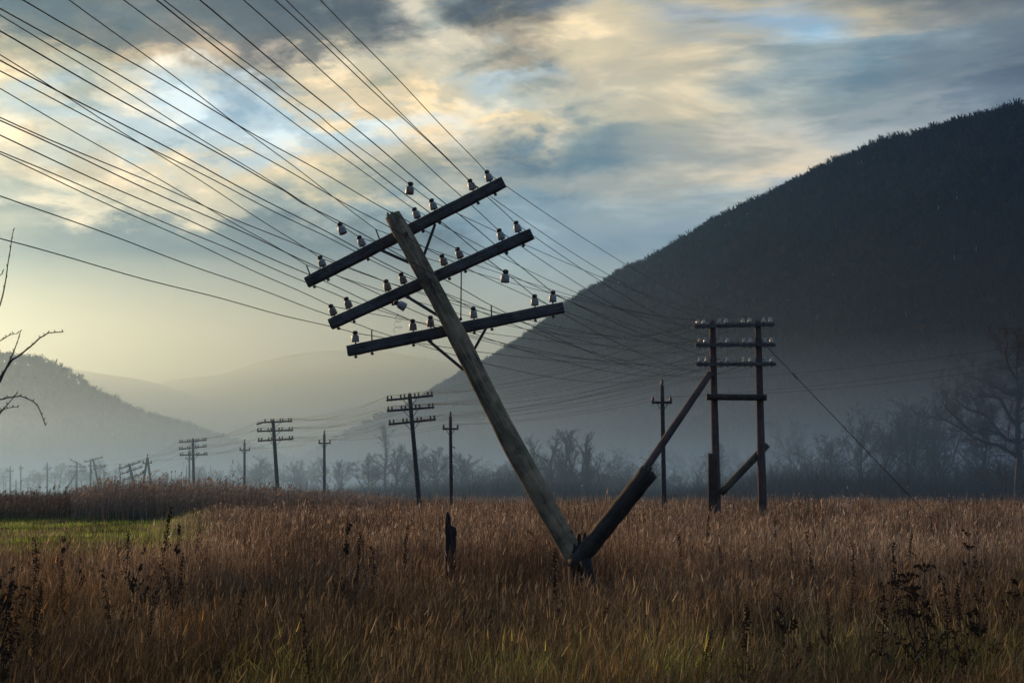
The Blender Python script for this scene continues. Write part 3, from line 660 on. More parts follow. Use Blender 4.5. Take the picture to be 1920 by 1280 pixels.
# ------------------------------------------------------------------ telegraph poles with crossarms
def tri_pole(label, top, foot, Y, arms, r=0.12, group='telegraph poles of the three armed line', mats=(M_farpole, M_farpole), im=IM_f, npin=8, isc=1.25, skip=(), braces=True, pinh=0.1, ydir=0.0, cat='telegraph pole', pair=0.07):
    """arms: list of ((px,py),(px,py)); returns insulator tops per arm"""
    T = at(*top, Y); B = at(foot[0], foot[1], Y); d = (B - T); B0 = T + d * ((T.z) / (T.z - B.z))
    o = thing('telegraph_pole', label, cat, B0, group)
    mb = MB(); pts = [T.lerp(B0 - Vector((0, 0, 0.05)), i / 10) for i in range(11)]
    mb.tube([T + Vector((0, 0, 0.10))] + pts, [0.04] + [r * (0.82 + 0.25 * i / 10) for i in range(11)], 10, True, 0.04, int(Y)); add_grain(mb.build('pole', mats[0], o, True))
    tops = []
    for k, (a, b) in enumerate(arms):
        PA = at(*a, Y + ydir); PB = at(*b, Y - ydir); off = Vector((0, r + 0.03, 0)); PA += off; PB += off
        mb = MB(); mb.beam(PA, PB, 0.09, 0.115, (0, 0, 1), 0.1, 4, 0.02, k); arm = add_grain(mb.build('crossarm', mats[1], o))
        t_ = (PB - PA).normalized(); up = (Vector((0, 0, 1)) - t_ * t_.z).normalized(); up = (up + Vector((0, 0, .5))).normalized()
        row = []
        fr_ = [0.03, 0.11, 0.31, 0.39, 0.61, 0.69, 0.89, 0.97] if npin == 8 else [0.06, 0.94]
        for j, f_ in enumerate(fr_):
            c = PA.lerp(PB, f_); row.append(c + up * (0.12 + 0.09 * isc))
            if (k, j) in skip: continue
            place_pin(c, up, arm)
            place_ins(im, c + up * 0.07, up, arm, isc)
        tops.append(row)
        if braces:
            for s_ in (-1, 1):
                t = 0.5 + s_ * 0.17; ps = PA.lerp(PB, t); mid = T.lerp(B0, (((T.z - ps.z) + 0.42)) / T.z) + Vector((s_ * r * 0.7, r * 0.8, 0))
                mb = MB(); mb.beam(ps, mid, 0.012, 0.035, (0, 0, 1), 0.1, 1); mb.build('brace', M_metal, o)
    return o, tops
_, tC = tri_pole('three armed pole leaning slightly left, second tallest, near the tall foggy birch', (768, 740), (786, 945), 76, [((724, 750), (812, 741)), ((725, 770), (814, 763)), ((728, 795), (817, 786))], 0.13)
_, tD = tri_pole('three armed pole standing on a dark square footing, broken left end of top arm', (512, 789), (521, 925), 101, [((490, 791.5), (547, 789)), ((481, 808), (549, 806)), ((482.5, 826), (549.5, 822.5))], 0.145, skip=((0, 0),))
foot = bpy.data.objects['telegraph_pole.002']
f0 = at(520.5, 912, 101)
mb = MB(); mb.beam((f0.x, 100.8, -0.1), (f0.x, 100.8, f0.z), 0.6, 0.5, (0, 1, 0), 0.06, 2); mb.build('footing', M_conc, foot)
mb = MB(); a1 = at(481, 795.5, 100.8); a2 = at(493, 792, 100.8); mb.beam(a1, a2, .08, .1); mb.tube([a1 + Vector((0, 0, .12)), a1.lerp(a2, .8) + Vector((0, 0, .05))], .02, 5); mb.build('broken_arm_end', M_farpole, foot)
_, tE = tri_pole('upright three armed pole beside a low two armed one above the reeds', (361.5, 823), (363.5, 925), 128, [((335, 829), (387, 824.5)), ((335, 842), (387, 836.5)), ((336, 853), (388.5, 851.5))], 0.135, ydir=0.2)
_, tF = tri_pole('strongly leaning three armed pole left of the A shaped pole', (242, 870), (254, 916), 150, [((222, 879), (263, 865.5)), ((224.5, 889), (266, 875)), ((229, 900), (268, 887))], 0.16)
_, tG = tri_pole('leaning three armed pole resting beside a thin upright post', (174, 860), (187, 918), 185, [((157, 866), (192.5, 857)), ((165, 873), (199, 873)), ((173, 880), (197, 875))], 0.14, braces=False)
_, tH = tri_pole('three armed pole with slanting broken top arm and long prop on its left', (144, 866), (143, 928), 215, [((130, 861), (160, 876)), ((129, 874), (160, 875.5)), ((129, 885), (160, 882.5))], 0.17, braces=False)
o = bpy.data.objects['telegraph_pole.006']; mb = MB(); q = at(113, 928, 214); mb.tube([Vector((q.x, 214, 0)), at(142, 888, 214.6)], 0.13, 8); mb.build('prop', M_farpole, o)
q = at(169.5, 930, 186); pp = thing('post', 'thin upright post beside the leaning pole with crossed arms', 'post', (q.x, 186, 0)); mb = MB(); mb.tube([Vector((q.x, 186, 0)), at(170, 863, 186)], [.14, .11], 8); mb.build('post_shaft', M_farpole, pp)
mb = MB(); mb.tube([at(170, 876, 185.7), at(173.5, 888, 185.7)], 0.09, 6); mb.build('broken_brace', M_farpole, pp)
for i, (px_, top_, Y, aw) in enumerate([(11, 893, 330, 9), (52.5, 896, 330, 10), (75, 890, 300, 9), (103, 890, 290, 9), (134, 889, 280, 12), (187, 882, 300, 9), (197, 895, 360, 8)]):
    tri_pole(['faint distant pole at the left border', 'faint distant pole between two crosses and a post', 'faint pole in mist left of the fourth cross pole', 'faint pole left of the long prop', 'faint pole in mist beside the broken armed pole', 'faint wide armed pole behind the leaning pair', 'short faint pole right of the leaning pair'][i],
             (px_, top_), (px_, 926), Y, [((px_ - aw, top_ + 1), (px_ + aw, top_ + 1)), ((px_ - aw, top_ + 5), (px_ + aw, top_ + 5))][: 1 + (i % 2)], 0.12, braces=False, group='faint far telegraph poles', isc=1.6)
for i, (px_, top_, Y) in enumerate([(30, 899, 230), (109, 917, 220), (532, 870, 320), (395, 873, 300), (350, 872, 240)]):
    q = at(px_, 925, Y); pp = thing('post', ['bare post between the first two cross poles at the left border', 'tiny post near the foot of the long prop', 'thin far post right of the footed pole', 'thin far post above the reeds', 'thin far post above the left part of the reeds'][i], 'post', (q.x, Y, 0), 'bare posts in the distance'); mb = MB(); mb.tube([Vector((q.x, Y, 0)), at(px_, top_, Y)], [.12, .08], 6); mb.build('post_shaft', M_farpole, pp)

# poles with one short arm and a top pin
def cross_pole(label, px_, top_, Y, army, hw, foot_x=None, r=0.115):
    foot_x = foot_x or px_
    o, tops = tri_pole(label, (px_, top_ + 8 * 67 / Y), (foot_x, 930), Y, [((px_ - hw, army), (px_ + hw, army))], r, 'cross shaped poles of the three wire line', npin=2, isc=1.5, braces=False, cat='telegraph pole')
    T = at(px_, top_ + 8 * 67 / Y, Y); mb = MB(); mb.tube([T, T + Vector((0, 0, .22))], 0.018, 5); mb.build('top_pin', M_metal, o)
    place_ins(IM_f, T + Vector((0, 0, 0.12)), (0, 0, 1), o, 1.5)
    ar = at(px_, army, Y)
    for s_ in (-1, 1):
        mb = MB(); mb.beam(Vector((ar.x + s_ * xat(960 + hw * 0.6, Y), Y - r - 0.03, ar.z)), Vector((ar.x + s_ * 0.08, Y - r, ar.z - 0.35)), 0.012, 0.035); mb.build('brace', M_metal, o)
    return o, [tops[0][0], T + Vector((0, 0, .26)), tops[0][1]]
X = [cross_pole('cross shaped pole left of the two legged pole', 1241.5, 716, 67, 754, 19, 1245),
     cross_pole('cross shaped pole right beside the big leaning pole trunk, small hook on it', 844.5, 775, 85, 803.5, 15, 846),
     cross_pole('cross shaped pole between the footed pole and the pale trees', 608, 809, 110, 830.5, 11.5),
     cross_pole('slender cross shaped pole between the upright and the footed three armed poles', 458.5, 826, 127, 843.5, 10),
     cross_pole('small cross shaped pole overlapping the upright three armed pole', 355, 844, 168, 859.5, 8)]
mb = MB(); h1 = at(847, 838, 84.8); h2 = at(852, 838, 84.8); h3 = at(853, 841, 84.8); mb.tube([h1, h2, h3], .03, 5); mb.build('hook', M_metal, X[1][0])
X.append(cross_pole('upright cross shaped pole in the mist left of the long prop', 88.5, 868, 205, 878.5, 6.2))
X.append(cross_pole('tiny cross shaped pole, second from the left border', 39, 871, 240, 877.5, 4.4))
X.append(cross_pole('small wide armed cross pole at the left border', 19, 874, 215, 883, 5.5))
# A-frame pole
Y = 150; ap = at(276.5, 857, Y); fl = at(263, 921, Y); fr2 = at(288, 921, Y)
af = thing('a_frame_pole', 'A shaped pole of two legs joined at the top above the reeds', 'telegraph pole', (ap.x, Y, 0), 'cross shaped poles of the three wire line')
for p_ in (fl, fr2):
    mb = MB(); mb.tube([ap, Vector((p_.x, Y, 0))], [.11, .15], 8); mb.build('leg', M_farpole, af)
mb = MB(); mb.beam(at(267, 868, Y - .2), at(285, 867.5, Y - .2), .1, .12); arm = mb.build('crossarm', M_farpole, af)
for q in (268.5, 283.5): place_ins(IM_f, at(q, 867, Y - .2), (0, 0, 1), arm, 1.7)
mb = MB(); mb.tube([ap, ap + Vector((0, 0, .25))], .03, 5); mb.build('top_pin', M_metal, af); place_ins(IM_f, ap + Vector((0, 0, .15)), (0, 0, 1), af, 1.7)
Xaf = [at(268.5, 863, Y), at(276.5, 853, Y), at(283.5, 863, Y)]

# ------------------------------------------------------------------ the two legged pole
Y = 50.0; q = at(1385, 945, Y)
hp = thing('two_legged_pole', 'tall two legged telegraph pole with three long arms of pale insulators on the right', 'telegraph pole', (q.x, Y, 0))
for (a, b, c_) in (((1335.5, 604), (1345, 1000), 0), ((1421, 604), (1431, 1000), 1)):
    mb = MB(); T = at(*a, Y); B = at(*b, Y); B = T + (B - T) * (T.z / (T.z - B.z)); pts = [T.lerp(B, i / 12) for i in range(13)]
    mb.tube([T + Vector((0, 0, 0.09))] + pts, [0.04, 0.105] + [0.115 + 0.045 * i / 12 for i in range(12)], 14, True, 0.04, 5 + c_)
    add_grain(mb.build('leg', M_redpole, hp, True))
tB = []
for k, (a, b) in enumerate([((1301, 612), (1452, 608)), ((1304.5, 647), (1454, 646.5)), ((1305, 683), (1454.5, 682.5))]):
    row = []
    for s_ in (-1, 1):
        PA = at(*a, Y + s_ * 0.17); PB = at(*b, Y + s_ * 0.17); mb = MB(); mb.beam(PA, PB, 0.10, 0.12, (0, 0, 1), 0.1, 6, 0.02, k); arm = add_grain(mb.build('crossarm', M_arm, hp))
        for j, f_ in enumerate([0.05, 0.12, 0.32, 0.40, 0.61, 0.69, 0.87, 0.95]):
            c = PA.lerp(PB, f_ + (0.008 if s_ > 0 else -0.006)); place_pin(c, (0, 0, 1), arm)
            if (k, j, s_) != (2, 1, -1): place_ins(IM_g, c + Vector((0, 0, .09)), (random.uniform(-.08, .08), random.uniform(-.08, .08), 1), arm, 1.15)
            if s_ < 0: row.append(c + Vector((0, 0, .21)))
    tB.append(row)
def log_part(a, ya, b, yb, r0, r1, m, name, par, toground=False, sd=1):
    A = at(*a, ya); B = at(*b, yb)
    if toground: B = A + (B - A) * (A.z / (A.z - B.z))
    mb = MB(); mb.tube([A.lerp(B, i / 8) for i in range(9)], [r0 + (r1 - r0) * i / 8 for i in range(9)], 12, True, 0.05, sd); return add_grain(mb.build(name, m, par, True))
log_part((1325, 744), 49.75, (1437, 745), 49.75, 0.115, 0.115, M_log, 'tie_beam', hp)
log_part((1332, 699), 49.8, (1216, 870), 48.9, 0.115, 0.15, M_redpole, 'strut', hp, True)
log_part((1438, 834), 50.25, (1352, 924), 49.9, 0.13, 0.13, M_mosslog, 'short_strut', hp, False)
log_part((1333.5, 850), 49.7, (1334, 950), 49.7, 0.115, 0.13, M_log, 'foot_post', hp, True)
# guy wire
ga = at(1421, 632, 50); gb = at(1712, 936, 46); gb = ga + (gb - ga) * (ga.z / (ga.z - gb.z))
mb = MB(); mb.tube([ga.lerp(gb, i / 10) for i in range(11)], 0.013, 6)
gw = mb.build('guy_wire', M_wire); tag(gw, 'slanting guy wire running down right from the two legged pole to the grass', 'wire')
mb = MB(); c = ga.lerp(gb, 0.2); mb.tube([c, c + (gb - ga).normalized() * 0.25], .03, 6); mb.tube([ga.lerp(gb, .78), ga.lerp(gb, .8)], .03, 6); mb.build('turnbuckle', M_metal, gw)

# ------------------------------------------------------------------ wires
EDGE = {  # crossing of the picture's edge by the wire of each pin (arm, index)
 (0, 7): (601, 0), (0, 6): (537, 0), (1, 7): (515, 0), (1, 6): (455, 0), (0, 5): (306, 0), (2, 7): (372, 0), (0, 4): (232, 0), (2, 6): (292, 0),
 (0, 3): (131, 0), (1, 5): (45, 0), (1, 4): (0, 15), (0, 2): (0, 27), (2, 5): (0, 60), (0, 1): (0, 104), (2, 4): (0, 112), (1, 3): (0, 135), (0, 0): (0, 167),
 (1, 2): (0, 220), (2, 3): (0, 227), (2, 2): (0, 255), (1, 1): (0, 284), (1, 0): (0, 290), (2, 1): (0, 366), (2, 0): (0, 448)}
ordn = ['outer left', 'second from left', 'third from left', 'fourth from left', 'fourth from right', 'third from right', 'second from right', 'outer right']
armn = ['top', 'middle', 'lowest']
def span(p, q, sag, n):
    return [p.lerp(q, i / n) - Vector((0, 0, sag * 4 * (i / n) * (1 - i / n))) for i in range(n)]
rw = random.Random(9); WIRE_PTS = []
for (ai, pi_), (ex, ey) in EDGE.items():
    P1 = hero_tops[ai][pi_]; d = ray(ex, ey); rt = d[0] / d[1]; sl = -0.26
    # X1 + sl*t = rt*(Y1 - t)
    t = (rt * P1.y - P1.x) / (sl + rt); t = max(2.5, min(t, 12)); Ye = P1.y - t; E = at(ex, ey, Ye)
    # run on beyond the picture to a pole behind the photographer: one smooth parabola
    tt = 46.0; Pz = 6.3 - 0.55 * ai + 0.05 * pi_
    # z(t) through (0,P1.z),(t,E.z),(tt,Pz)
    a2 = np.linalg.solve(np.array([[t, t * t], [tt, tt * tt]]), np.array([E.z - P1.z, Pz - P1.z]))
    dx = (E.x - P1.x) / t
    kink = rw.uniform(5, 9) if (ai, pi_) in ((1, 6), (0, 5), (2, 5)) else None
    pts = []
    for s_ in np.concatenate([np.linspace(tt, 16, 10), np.linspace(15, 0.0, 46)[:-1]]):
        z = P1.z + a2[0] * s_ + a2[1] * s_ * s_; x_ = P1.x + dx * s_; z += 0.006 * math.sin(s_ * 2.3 + pi_)
        if kink and abs(s_ - t * 0.6) < 0.5: x_ += 0.02 * math.sin((s_ - t * .6) * 14)
        pts.append(Vector((x_, P1.y - s_, z)))
    Q = tB[ai][pi_]; pts += span(P1, Q, rw.uniform(0.25, 0.75), 26)
    full = rw.random() < 0.55 or pi_ in (0, 7)
    pts += span(Q, tC[ai][pi_], rw.uniform(0.35, 0.95), 24)
    pts += span(tC[ai][pi_], tD[ai][pi_], rw.uniform(0.4, 0.75), 14)
    if full:
        pts += span(tD[ai][pi_], tE[ai][pi_], rw.uniform(0.35, 0.7), 10) + span(tE[ai][pi_], tF[ai][pi_], rw.uniform(0.2, 0.5), 8) + [tF[ai][pi_]]
    else: pts += [tD[ai][pi_]]
    WIRE_PTS += [p.lerp(q, f) for p, q in zip(pts, pts[1:]) for f in (0, .2, .4, .6, .8) if 13 < p.y < 19]
    mb = MB(); mb.tube(pts, 0.0044, 5, True)
    o = mb.build('telegraph_wire', M_wire, None, True)
    tag(o, 'long sagging wire over the %s pin of the leaning pole\'s %s crossarm' % (ordn[pi_], armn[ai]), 'wire', 'wires of the telegraph line')
# three wires of the second line
off_r = [at(2150, 610, 46), at(2150, 632, 46), at(2150, 650, 46)]
for i in range(3):
    src = [1, 0, 2][i]
    pts = span(off_r[i], X[0][1][src], 0.35, 14)
    seq = [X[0][1][src], X[1][1][src], X[2][1][src], X[3][1][src], Xaf[src], X[5][1][src]]
    for a, b in zip(seq, seq[1:]): pts += span(a, b, 0.3, 12)
    pts.append(seq[-1]); mb = MB(); mb.tube(pts, 0.0055, 5); o = mb.build('telegraph_wire', M_wire, None, True)
    tag(o, ['thin wire over the top pins of the cross shaped poles', 'thin wire over the left arm ends of the cross shaped poles', 'thin wire over the right arm ends of the cross shaped poles'][i], 'wire', 'wires of the cross pole line')
# loose insulators hanging on wires
def project(p):
    d = Vector(p) - Vector((0, 0, CAMZ)); c_, s_ = math.cos(PITCH), math.sin(PITCH); w_ = d.y * c_ + d.z * s_
    return CX + F * d.x / w_, CY - F * (d.z * c_ - d.y * s_) / w_
def loose(px_, py_, up, m, label):
    """an insulator torn off its pin, hanging by its tie from the nearest wire"""
    def dist(p): q = project(p); return (q[0] - px_) ** 2 + (q[1] - py_) ** 2
    P = min(WIRE_PTS, key=dist); u_ = Vector(up).normalized()
    o = place_ins(m, P - u_ * 0.104, up, None, 1.0); tag(o, label, 'insulator', 'insulators hanging loose on the wires'); return P
loose(776, 337, (0.08, 0, 1), IM_b, 'dark insulator hanging loose on a wire above the top crossarm')
loose(640, 424, (-0.40, 0.1, 1), IM_w, 'pale insulator hanging loose on a wire above the left half of the top crossarm')
loose(942, 516, (0.06, 0, 1), IM_w, 'insulator hanging loose on a wire above the right half of the lowest crossarm')
loose(742, 577, (-1, 0, 0.55), IM_w, 'tipped insulator dangling with curled wire between the middle and lowest crossarms')
mb = MB(); rr = random.Random(4); p = at(745, 588, 15.7); pts = [p]
for k in range(34):
    a = k * 0.55; pts.append(at(746 + 7 * math.sin(a) * (0.4 + k / 40) + rr.uniform(-1.5, 1.5), 588 + k * 1.0 + 4 * math.cos(a), 15.7 + 0.03 * math.sin(a * 1.3)))
mb.tube(pts, 0.0016, 4); o = mb.build('curled_wire', M_wire); tag(o, 'thin curled tangle of wire hanging from the tipped insulator', 'wire')

# ------------------------------------------------------------------ trees
def segs_mesh(segs, name, m, sides=3):
    if not segs: segs = [(Vector((0, 0, 0)), Vector((0, 0, .1)), .01, .01)]
    P0 = np.array([s[0] for s in segs]); P1 = np.array([s[1] for s in segs]); r0 = np.array([s[2] for s in segs])[:, None]; r1 = np.array([s[3] for s in segs])[:, None]
    t = P1 - P0; t /= np.linalg.norm(t, axis=1, keepdims=True) + 1e-9
    ref = np.where(np.abs(t[:, 2:3]) < 0.9, [[0, 0, 1.]], [[1., 0, 0]]); a = np.cross(t, ref); a /= np.linalg.norm(a, axis=1, keepdims=True); b = np.cross(t, a)
    V = []
    for P, r in ((P0, r0), (P1, r1)):
        for k in range(sides):
            an = 2 * np.pi * k / sides; V.append(P + (a * np.cos(an) + b * np.sin(an)) * r)
    V = np.stack(V, 1).reshape(-1, 3); n = len(segs); i = np.arange(n)[:, None] * 2 * sides
    Fq = np.concatenate([i + np.array([[k, (k + 1) % sides, sides + (k + 1) % sides, sides + k]]) for k in range(sides)], 0)
    return fast_mesh(name, V, Fq, m)
def tree_segs(seed, H, style):
    r = random.Random(seed); lev = {0: [], 1: [], 2: [], 3: [], 4: []}
    cfg = {'round': dict(n=[11, 9, 8, 5], ang=[0.85, 0.8, 0.8, 0.8], ln=[0.62, 0.5, 0.42, 0.45], tr=0.10, start=0.22),
           'broad': dict(n=[9, 8, 8, 5], ang=[1.15, 0.9, 0.8, 0.8], ln=[0.85, 0.5, 0.42, 0.4], tr=0.05, start=0.14),
           'poplar': dict(n=[18, 7, 6, 4], ang=[0.36, 0.4, 0.45, 0.5], ln=[0.42, 0.4, 0.4, 0.4], tr=0.22, start=0.08),
           'shrub': dict(n=[7, 9, 8, 5], ang=[0.7, 0.6, 0.6, 0.6], ln=[0.8, 0.5, 0.45, 0.4], tr=0.12, start=0.02),
           'birch': dict(n=[15, 6, 5, 4], ang=[0.75, 0.6, 0.6, 0.7], ln=[0.30, 0.5, 0.4, 0.5], tr=0.05, start=0.25)}[style]
    def grow(p, d, ln, rad, L_):
        ns = 5 if L_ == 0 else (4 if L_ < 3 else 2); pts = [p]; dirs = [d]; rads = [rad]
        for k in range(ns):
            j = 0.10 if L_ == 0 else 0.22
            d = (d + Vector((r.gauss(0, j), r.gauss(0, j), r.gauss(0, j) + cfg['tr'] * (L_ > 0)))).normalized()
            p2 = p + d * (ln / ns); r2 = rads[-1] * (0.80 if L_ else 0.84); r2 = max(r2, 0.013)
            lev[L_].append((p, p2, rads[-1], r2)); p = p2; pts.append(p); dirs.append(d); rads.append(r2)
        if L_ >= 4: return
        nchild = cfg['n'][L_]
        for c in range(nchild):
            f = cfg['start'] + (1 - cfg['start']) * (c + r.random()) / nchild if L_ == 0 else 0.2 + 0.8 * (c + r.random()) / nchild
            f = min(f, 0.999); i = int(f * ns); q = pts[i].lerp(pts[i + 1], f * ns - i); dd = dirs[i + 1]
            an = cfg['ang'][L_] * r.uniform(0.6, 1.25) * (1.25 - 0.7 * f if L_ == 0 else 1); az_ = r.uniform(0, 6.283) if L_ else c * 2.4 + r.uniform(-.5, .5)
            ref = Vector((0, 0, 1)) if abs(dd.z) < 0.9 else Vector((1, 0, 0)); s1 = dd.cross(ref).normalized(); s2 = dd.cross(s1)
            nd_ = (dd * math.cos(an) + (s1 * math.cos(az_) + s2 * math.sin(az_)) * math.sin(an)).normalized()
            cl = (H if L_ == 0 else ln) * cfg['ln'][L_] * r.uniform(0.7, 1.15) * (1.15 - 0.65 * f if L_ == 0 else 1.1 - 0.5 * f)
            grow(q, nd_, cl, max(rads[i] * 0.55, 0.008), L_ + 1)
    if style == 'shrub':
        for k in range(7):
            a = k * 0.9; grow(Vector((math.cos(a) * 0.04 * H, math.sin(a) * 0.04 * H, 0)), Vector((math.cos(a) * .35, math.sin(a) * .35, 1)).normalized(), H * r.uniform(.55, .8), H * 0.008, 1)
    else: grow(Vector((0, 0, -0.1)), Vector((0, 0, 1)), H * (0.92 if style in ('poplar', 'birch') else 0.7), H * 0.020, 0)
    return lev
protos = {}
def proto(style, seed):
    key = (style, seed)
    if key not in protos:
        lv = tree_segs(seed, 10.0, style)
        protos[key] = (segs_mesh(lv[0] + lv[1], 'trunk', M_bark, 5), segs_mesh(lv[2] + lv[3] + lv[4], 'crown', M_twig, 3))
        co = np.empty(len(protos[key][1].vertices) * 3); protos[key][1].vertices.foreach_get('co', co); protos[key] += (np.percentile(co.reshape(-1, 3)[:, 2], 99.7),)
    return protos[key]
G1 = G2 = None
def tree(px_, top_, Y, style, seed, label, group=None, wide=1.0, cat='tree', rot=None):
    tm, cm, zt = proto(style, seed); h = at(px_, top_, Y).z; s = h / zt
    o = thing('bare_shrub' if style == 'shrub' else 'bare_tree', label, 'shrub' if style == 'shrub' else cat, (xat(px_, Y), Y, 0), group)
    if group in (G1, G2): wide *= 1.22
    o.rotation_euler = (0, 0, rot if rot is not None else (seed * 1.7 + px_) % 6.28); o.scale = (s * wide, s * wide, s)
    link(bpy.data.objects.new('stems' if style == 'shrub' else 'trunk', tm), o); link(bpy.data.objects.new('crown', cm), o); return o
G1, G2, G3 = 'misty trees at the left edge of the field', 'misty trees behind the middle of the field', 'dark trees at the right edge of the field'
T_ = [
 (10, 876, 330, 'round', 1, 'faint round tree at the left border behind the small cross poles', G1, 1.1),
 (60, 884, 340, 'round', 2, 'small faint tree between the second cross pole and the upright one', G1, 1.1),
 (75, 868, 300, 'broad', 3, 'broad faint tree behind the upright cross pole at far left', G1, 1.0),
 (112, 867, 310, 'round', 4, 'rounded misty tree left of the broken armed pole', G1, 1.3),
 (155, 872, 330, 'round', 1, 'misty tree behind the broken armed pole', G1, 1.2),
 (198, 862, 290, 'round', 5, 'tallest misty tree of the far left, right of the leaning pair', G1, 1.25),
 (222, 874, 300, 'broad', 6, 'low misty tree left of the leaning three armed pole', G1, 1.0),
 (300, 890, 320, 'round', 2, 'low faint tree right of the A shaped pole', G1, 1.2),
 (375, 872, 280, 'poplar', 7, 'narrow tree close right of the upright three armed pole', G1, 1.5),
 (402, 873, 260, 'shrub', 8, 'grey bushy tree between the upright pole and the slender cross pole', G1, 1.2),
 (447, 862, 250, 'broad', 9, 'pointed misty tree just left of the slender cross pole', G1, 0.9),
 (470, 878, 260, 'round', 4, 'low misty tree just right of the slender cross pole', G1, 1.2),
 (490, 854, 240, 'round', 10, 'round open crowned tree left of the footed pole', G1, 1.1),
 (560, 862, 250, 'round', 11, 'round topped tree right of the footed pole', G1, 1.0),
 (575, 886, 230, 'shrub', 12, 'dense grey shrub behind the cross pole right of the footing', G1, 1.4),
 (620, 856, 230, 'birch', 13, 'thin spiky tree just right of the third cross pole', G2, 1.0),
 (642, 862, 230, 'round', 14, 'small open tree leaning over the scrub right of the third cross pole', G2, 1.0),
 (690, 849, 190, 'round', 5, 'dense pale tree left of the tall slim birch', G2, 1.0),
 (723, 792, 200, 'birch', 15, 'tallest slim birch left of the second three armed pole', G2, 1.1),
 (742, 834, 190, 'poplar', 16, 'upright tree between the tall birch and the three armed pole', G2, 1.3),
 (800, 832, 180, 'round', 17, 'wide foggy tree between the three armed pole and the cross pole', G2, 1.5),
 (825, 838, 185, 'round', 10, 'foggy tree directly left of the cross pole beside the trunk', G2, 1.1),
 (880, 852, 180, 'shrub', 8, 'rounded foggy shrub right of the cross pole', G2, 1.7),
 (865, 848, 200, 'round', 11, 'foggy tree behind the cross pole beside the trunk', G2, 1.2),
 (925, 872, 190, 'shrub', 12, 'low foggy shrub touching the leaning trunk on its left', G2, 1.5),
 (965, 868, 190, 'round', 4, 'low foggy tree hidden behind the leaning trunk', G2, 1.3),
 (1010, 815, 165, 'poplar', 16, 'upright tree just right of the leaning trunk', G2, 1.3),
 (1033, 806, 165, 'birch', 15, 'upright twiggy tree at the left of the dense clump inside the V', G2, 1.2),
 (1062, 804, 165, 'poplar', 7, 'upright tree in the middle of the dense clump inside the V', G2, 1.3),
 (1085, 805, 170, 'birch', 13, 'upright tree right of the middle of the dense clump inside the V', G2, 1.2),
 (1108, 808, 165, 'poplar', 18, 'rightmost upright tree of the dense clump inside the V', G2, 1.3),
 (1045, 850, 160, 'shrub', 19, 'bushy undergrowth shrub at the foot of the dense clump', G2, 1.5),
 (1095, 850, 160, 'shrub', 8, 'bushy shrub at the right foot of the dense clump', G2, 1.5),
 (1150, 836, 240, 'round', 17, 'faint far tree right of the dense clump', G2, 1.3),
 (1195, 858, 170, 'shrub', 12, 'dark shrub behind the top of the broken log', G2, 1.5),
 (1228, 866, 180, 'shrub', 19, 'dark shrub behind the cross pole right of the log', G3, 1.5),
 (1290, 868, 190, 'shrub', 8, 'dark shrub between cross pole and two legged pole', G3, 1.7),
 (1352, 832, 190, 'round', 10, 'foggy tree standing between the legs of the two legged pole', G3, 1.1),
 (1395, 858, 180, 'shrub', 19, 'foggy shrub behind the mossy short strut', G3, 1.6),
 (1455, 862, 170, 'shrub', 12, 'shrub just right of the two legged pole', G3, 1.5),
 (1480, 780, 230, 'round', 14, 'faint round headed tree right of the two legged pole', G3, 1.0),
 (1525, 835, 170, 'shrub', 8, 'bushy shrub left of the guy wire', G3, 1.6),
 (1558, 812, 160, 'round', 4, 'small tree crossed by the guy wire', G3, 1.0),
 (1608, 752, 155, 'round', 17, 'spreading tree right above the middle of the guy wire', G3, 1.0),
 (1650, 775, 160, 'round', 20, 'thin tree between the two largest middle right trees', G3, 0.9),
 (1702, 744, 150, 'round', 10, 'tall fan shaped tree above the foot of the guy wire', G3, 1.1),
 (1755, 790, 150, 'shrub', 19, 'tall bushy shrub right of the foot of the guy wire', G3, 1.3),
 (1775, 722, 160, 'round', 5, 'tree left of the big spreading tree at the right border', G3, 1.0),
 (1830, 760, 150, 'round', 11, 'tree behind the low limbs of the big spreading tree', G3, 1.1),
 (1965, 668, 150, 'round', 20, 'tree cut by the right border', G3, 1.1),
 (1860, 840, 140, 'shrub', 8, 'dark shrub under the big spreading tree', G3, 1.8),
 (1640, 868, 150, 'shrub', 12, 'low dark shrub right of the guy wire', G3, 1.8),
 (1893, 838, 118, 'shrub', 8, 'dark twiggy shrub in front of the big spreading trunk', G3, 1.3),
 (1930, 850, 140, 'shrub', 12, 'low dark shrub at the right border', G3, 1.8),
 (2060, 700, 160, 'round', 17, 'tree beyond the right border', G3, 1.2), (-80, 860, 300, 'round', 5, 'tree beyond the left border', G1, 1.2),
]
for a in T_: tree(*a)
rt2 = random.Random(31)
for i in range(44):
    p_ = 330 + i * 39 + rt2.uniform(-14, 14); Yt = rt2.uniform(235, 330)
    tp_ = np.interp(p_, [330, 500, 650, 900, 1150, 1400, 1700, 2000], [884, 872, 860, 852, 846, 838, 800, 780]) + rt2.uniform(-9, 14)
    tree(p_, float(tp_), Yt, rt2.choice(('round', 'round', 'poplar', 'broad')), rt2.choice((1, 4, 5, 7, 10, 11, 14, 17)), 'faint bare tree in the hazy row behind the nearer trees', 'hazy back row of trees', rt2.uniform(1.1, 1.6))
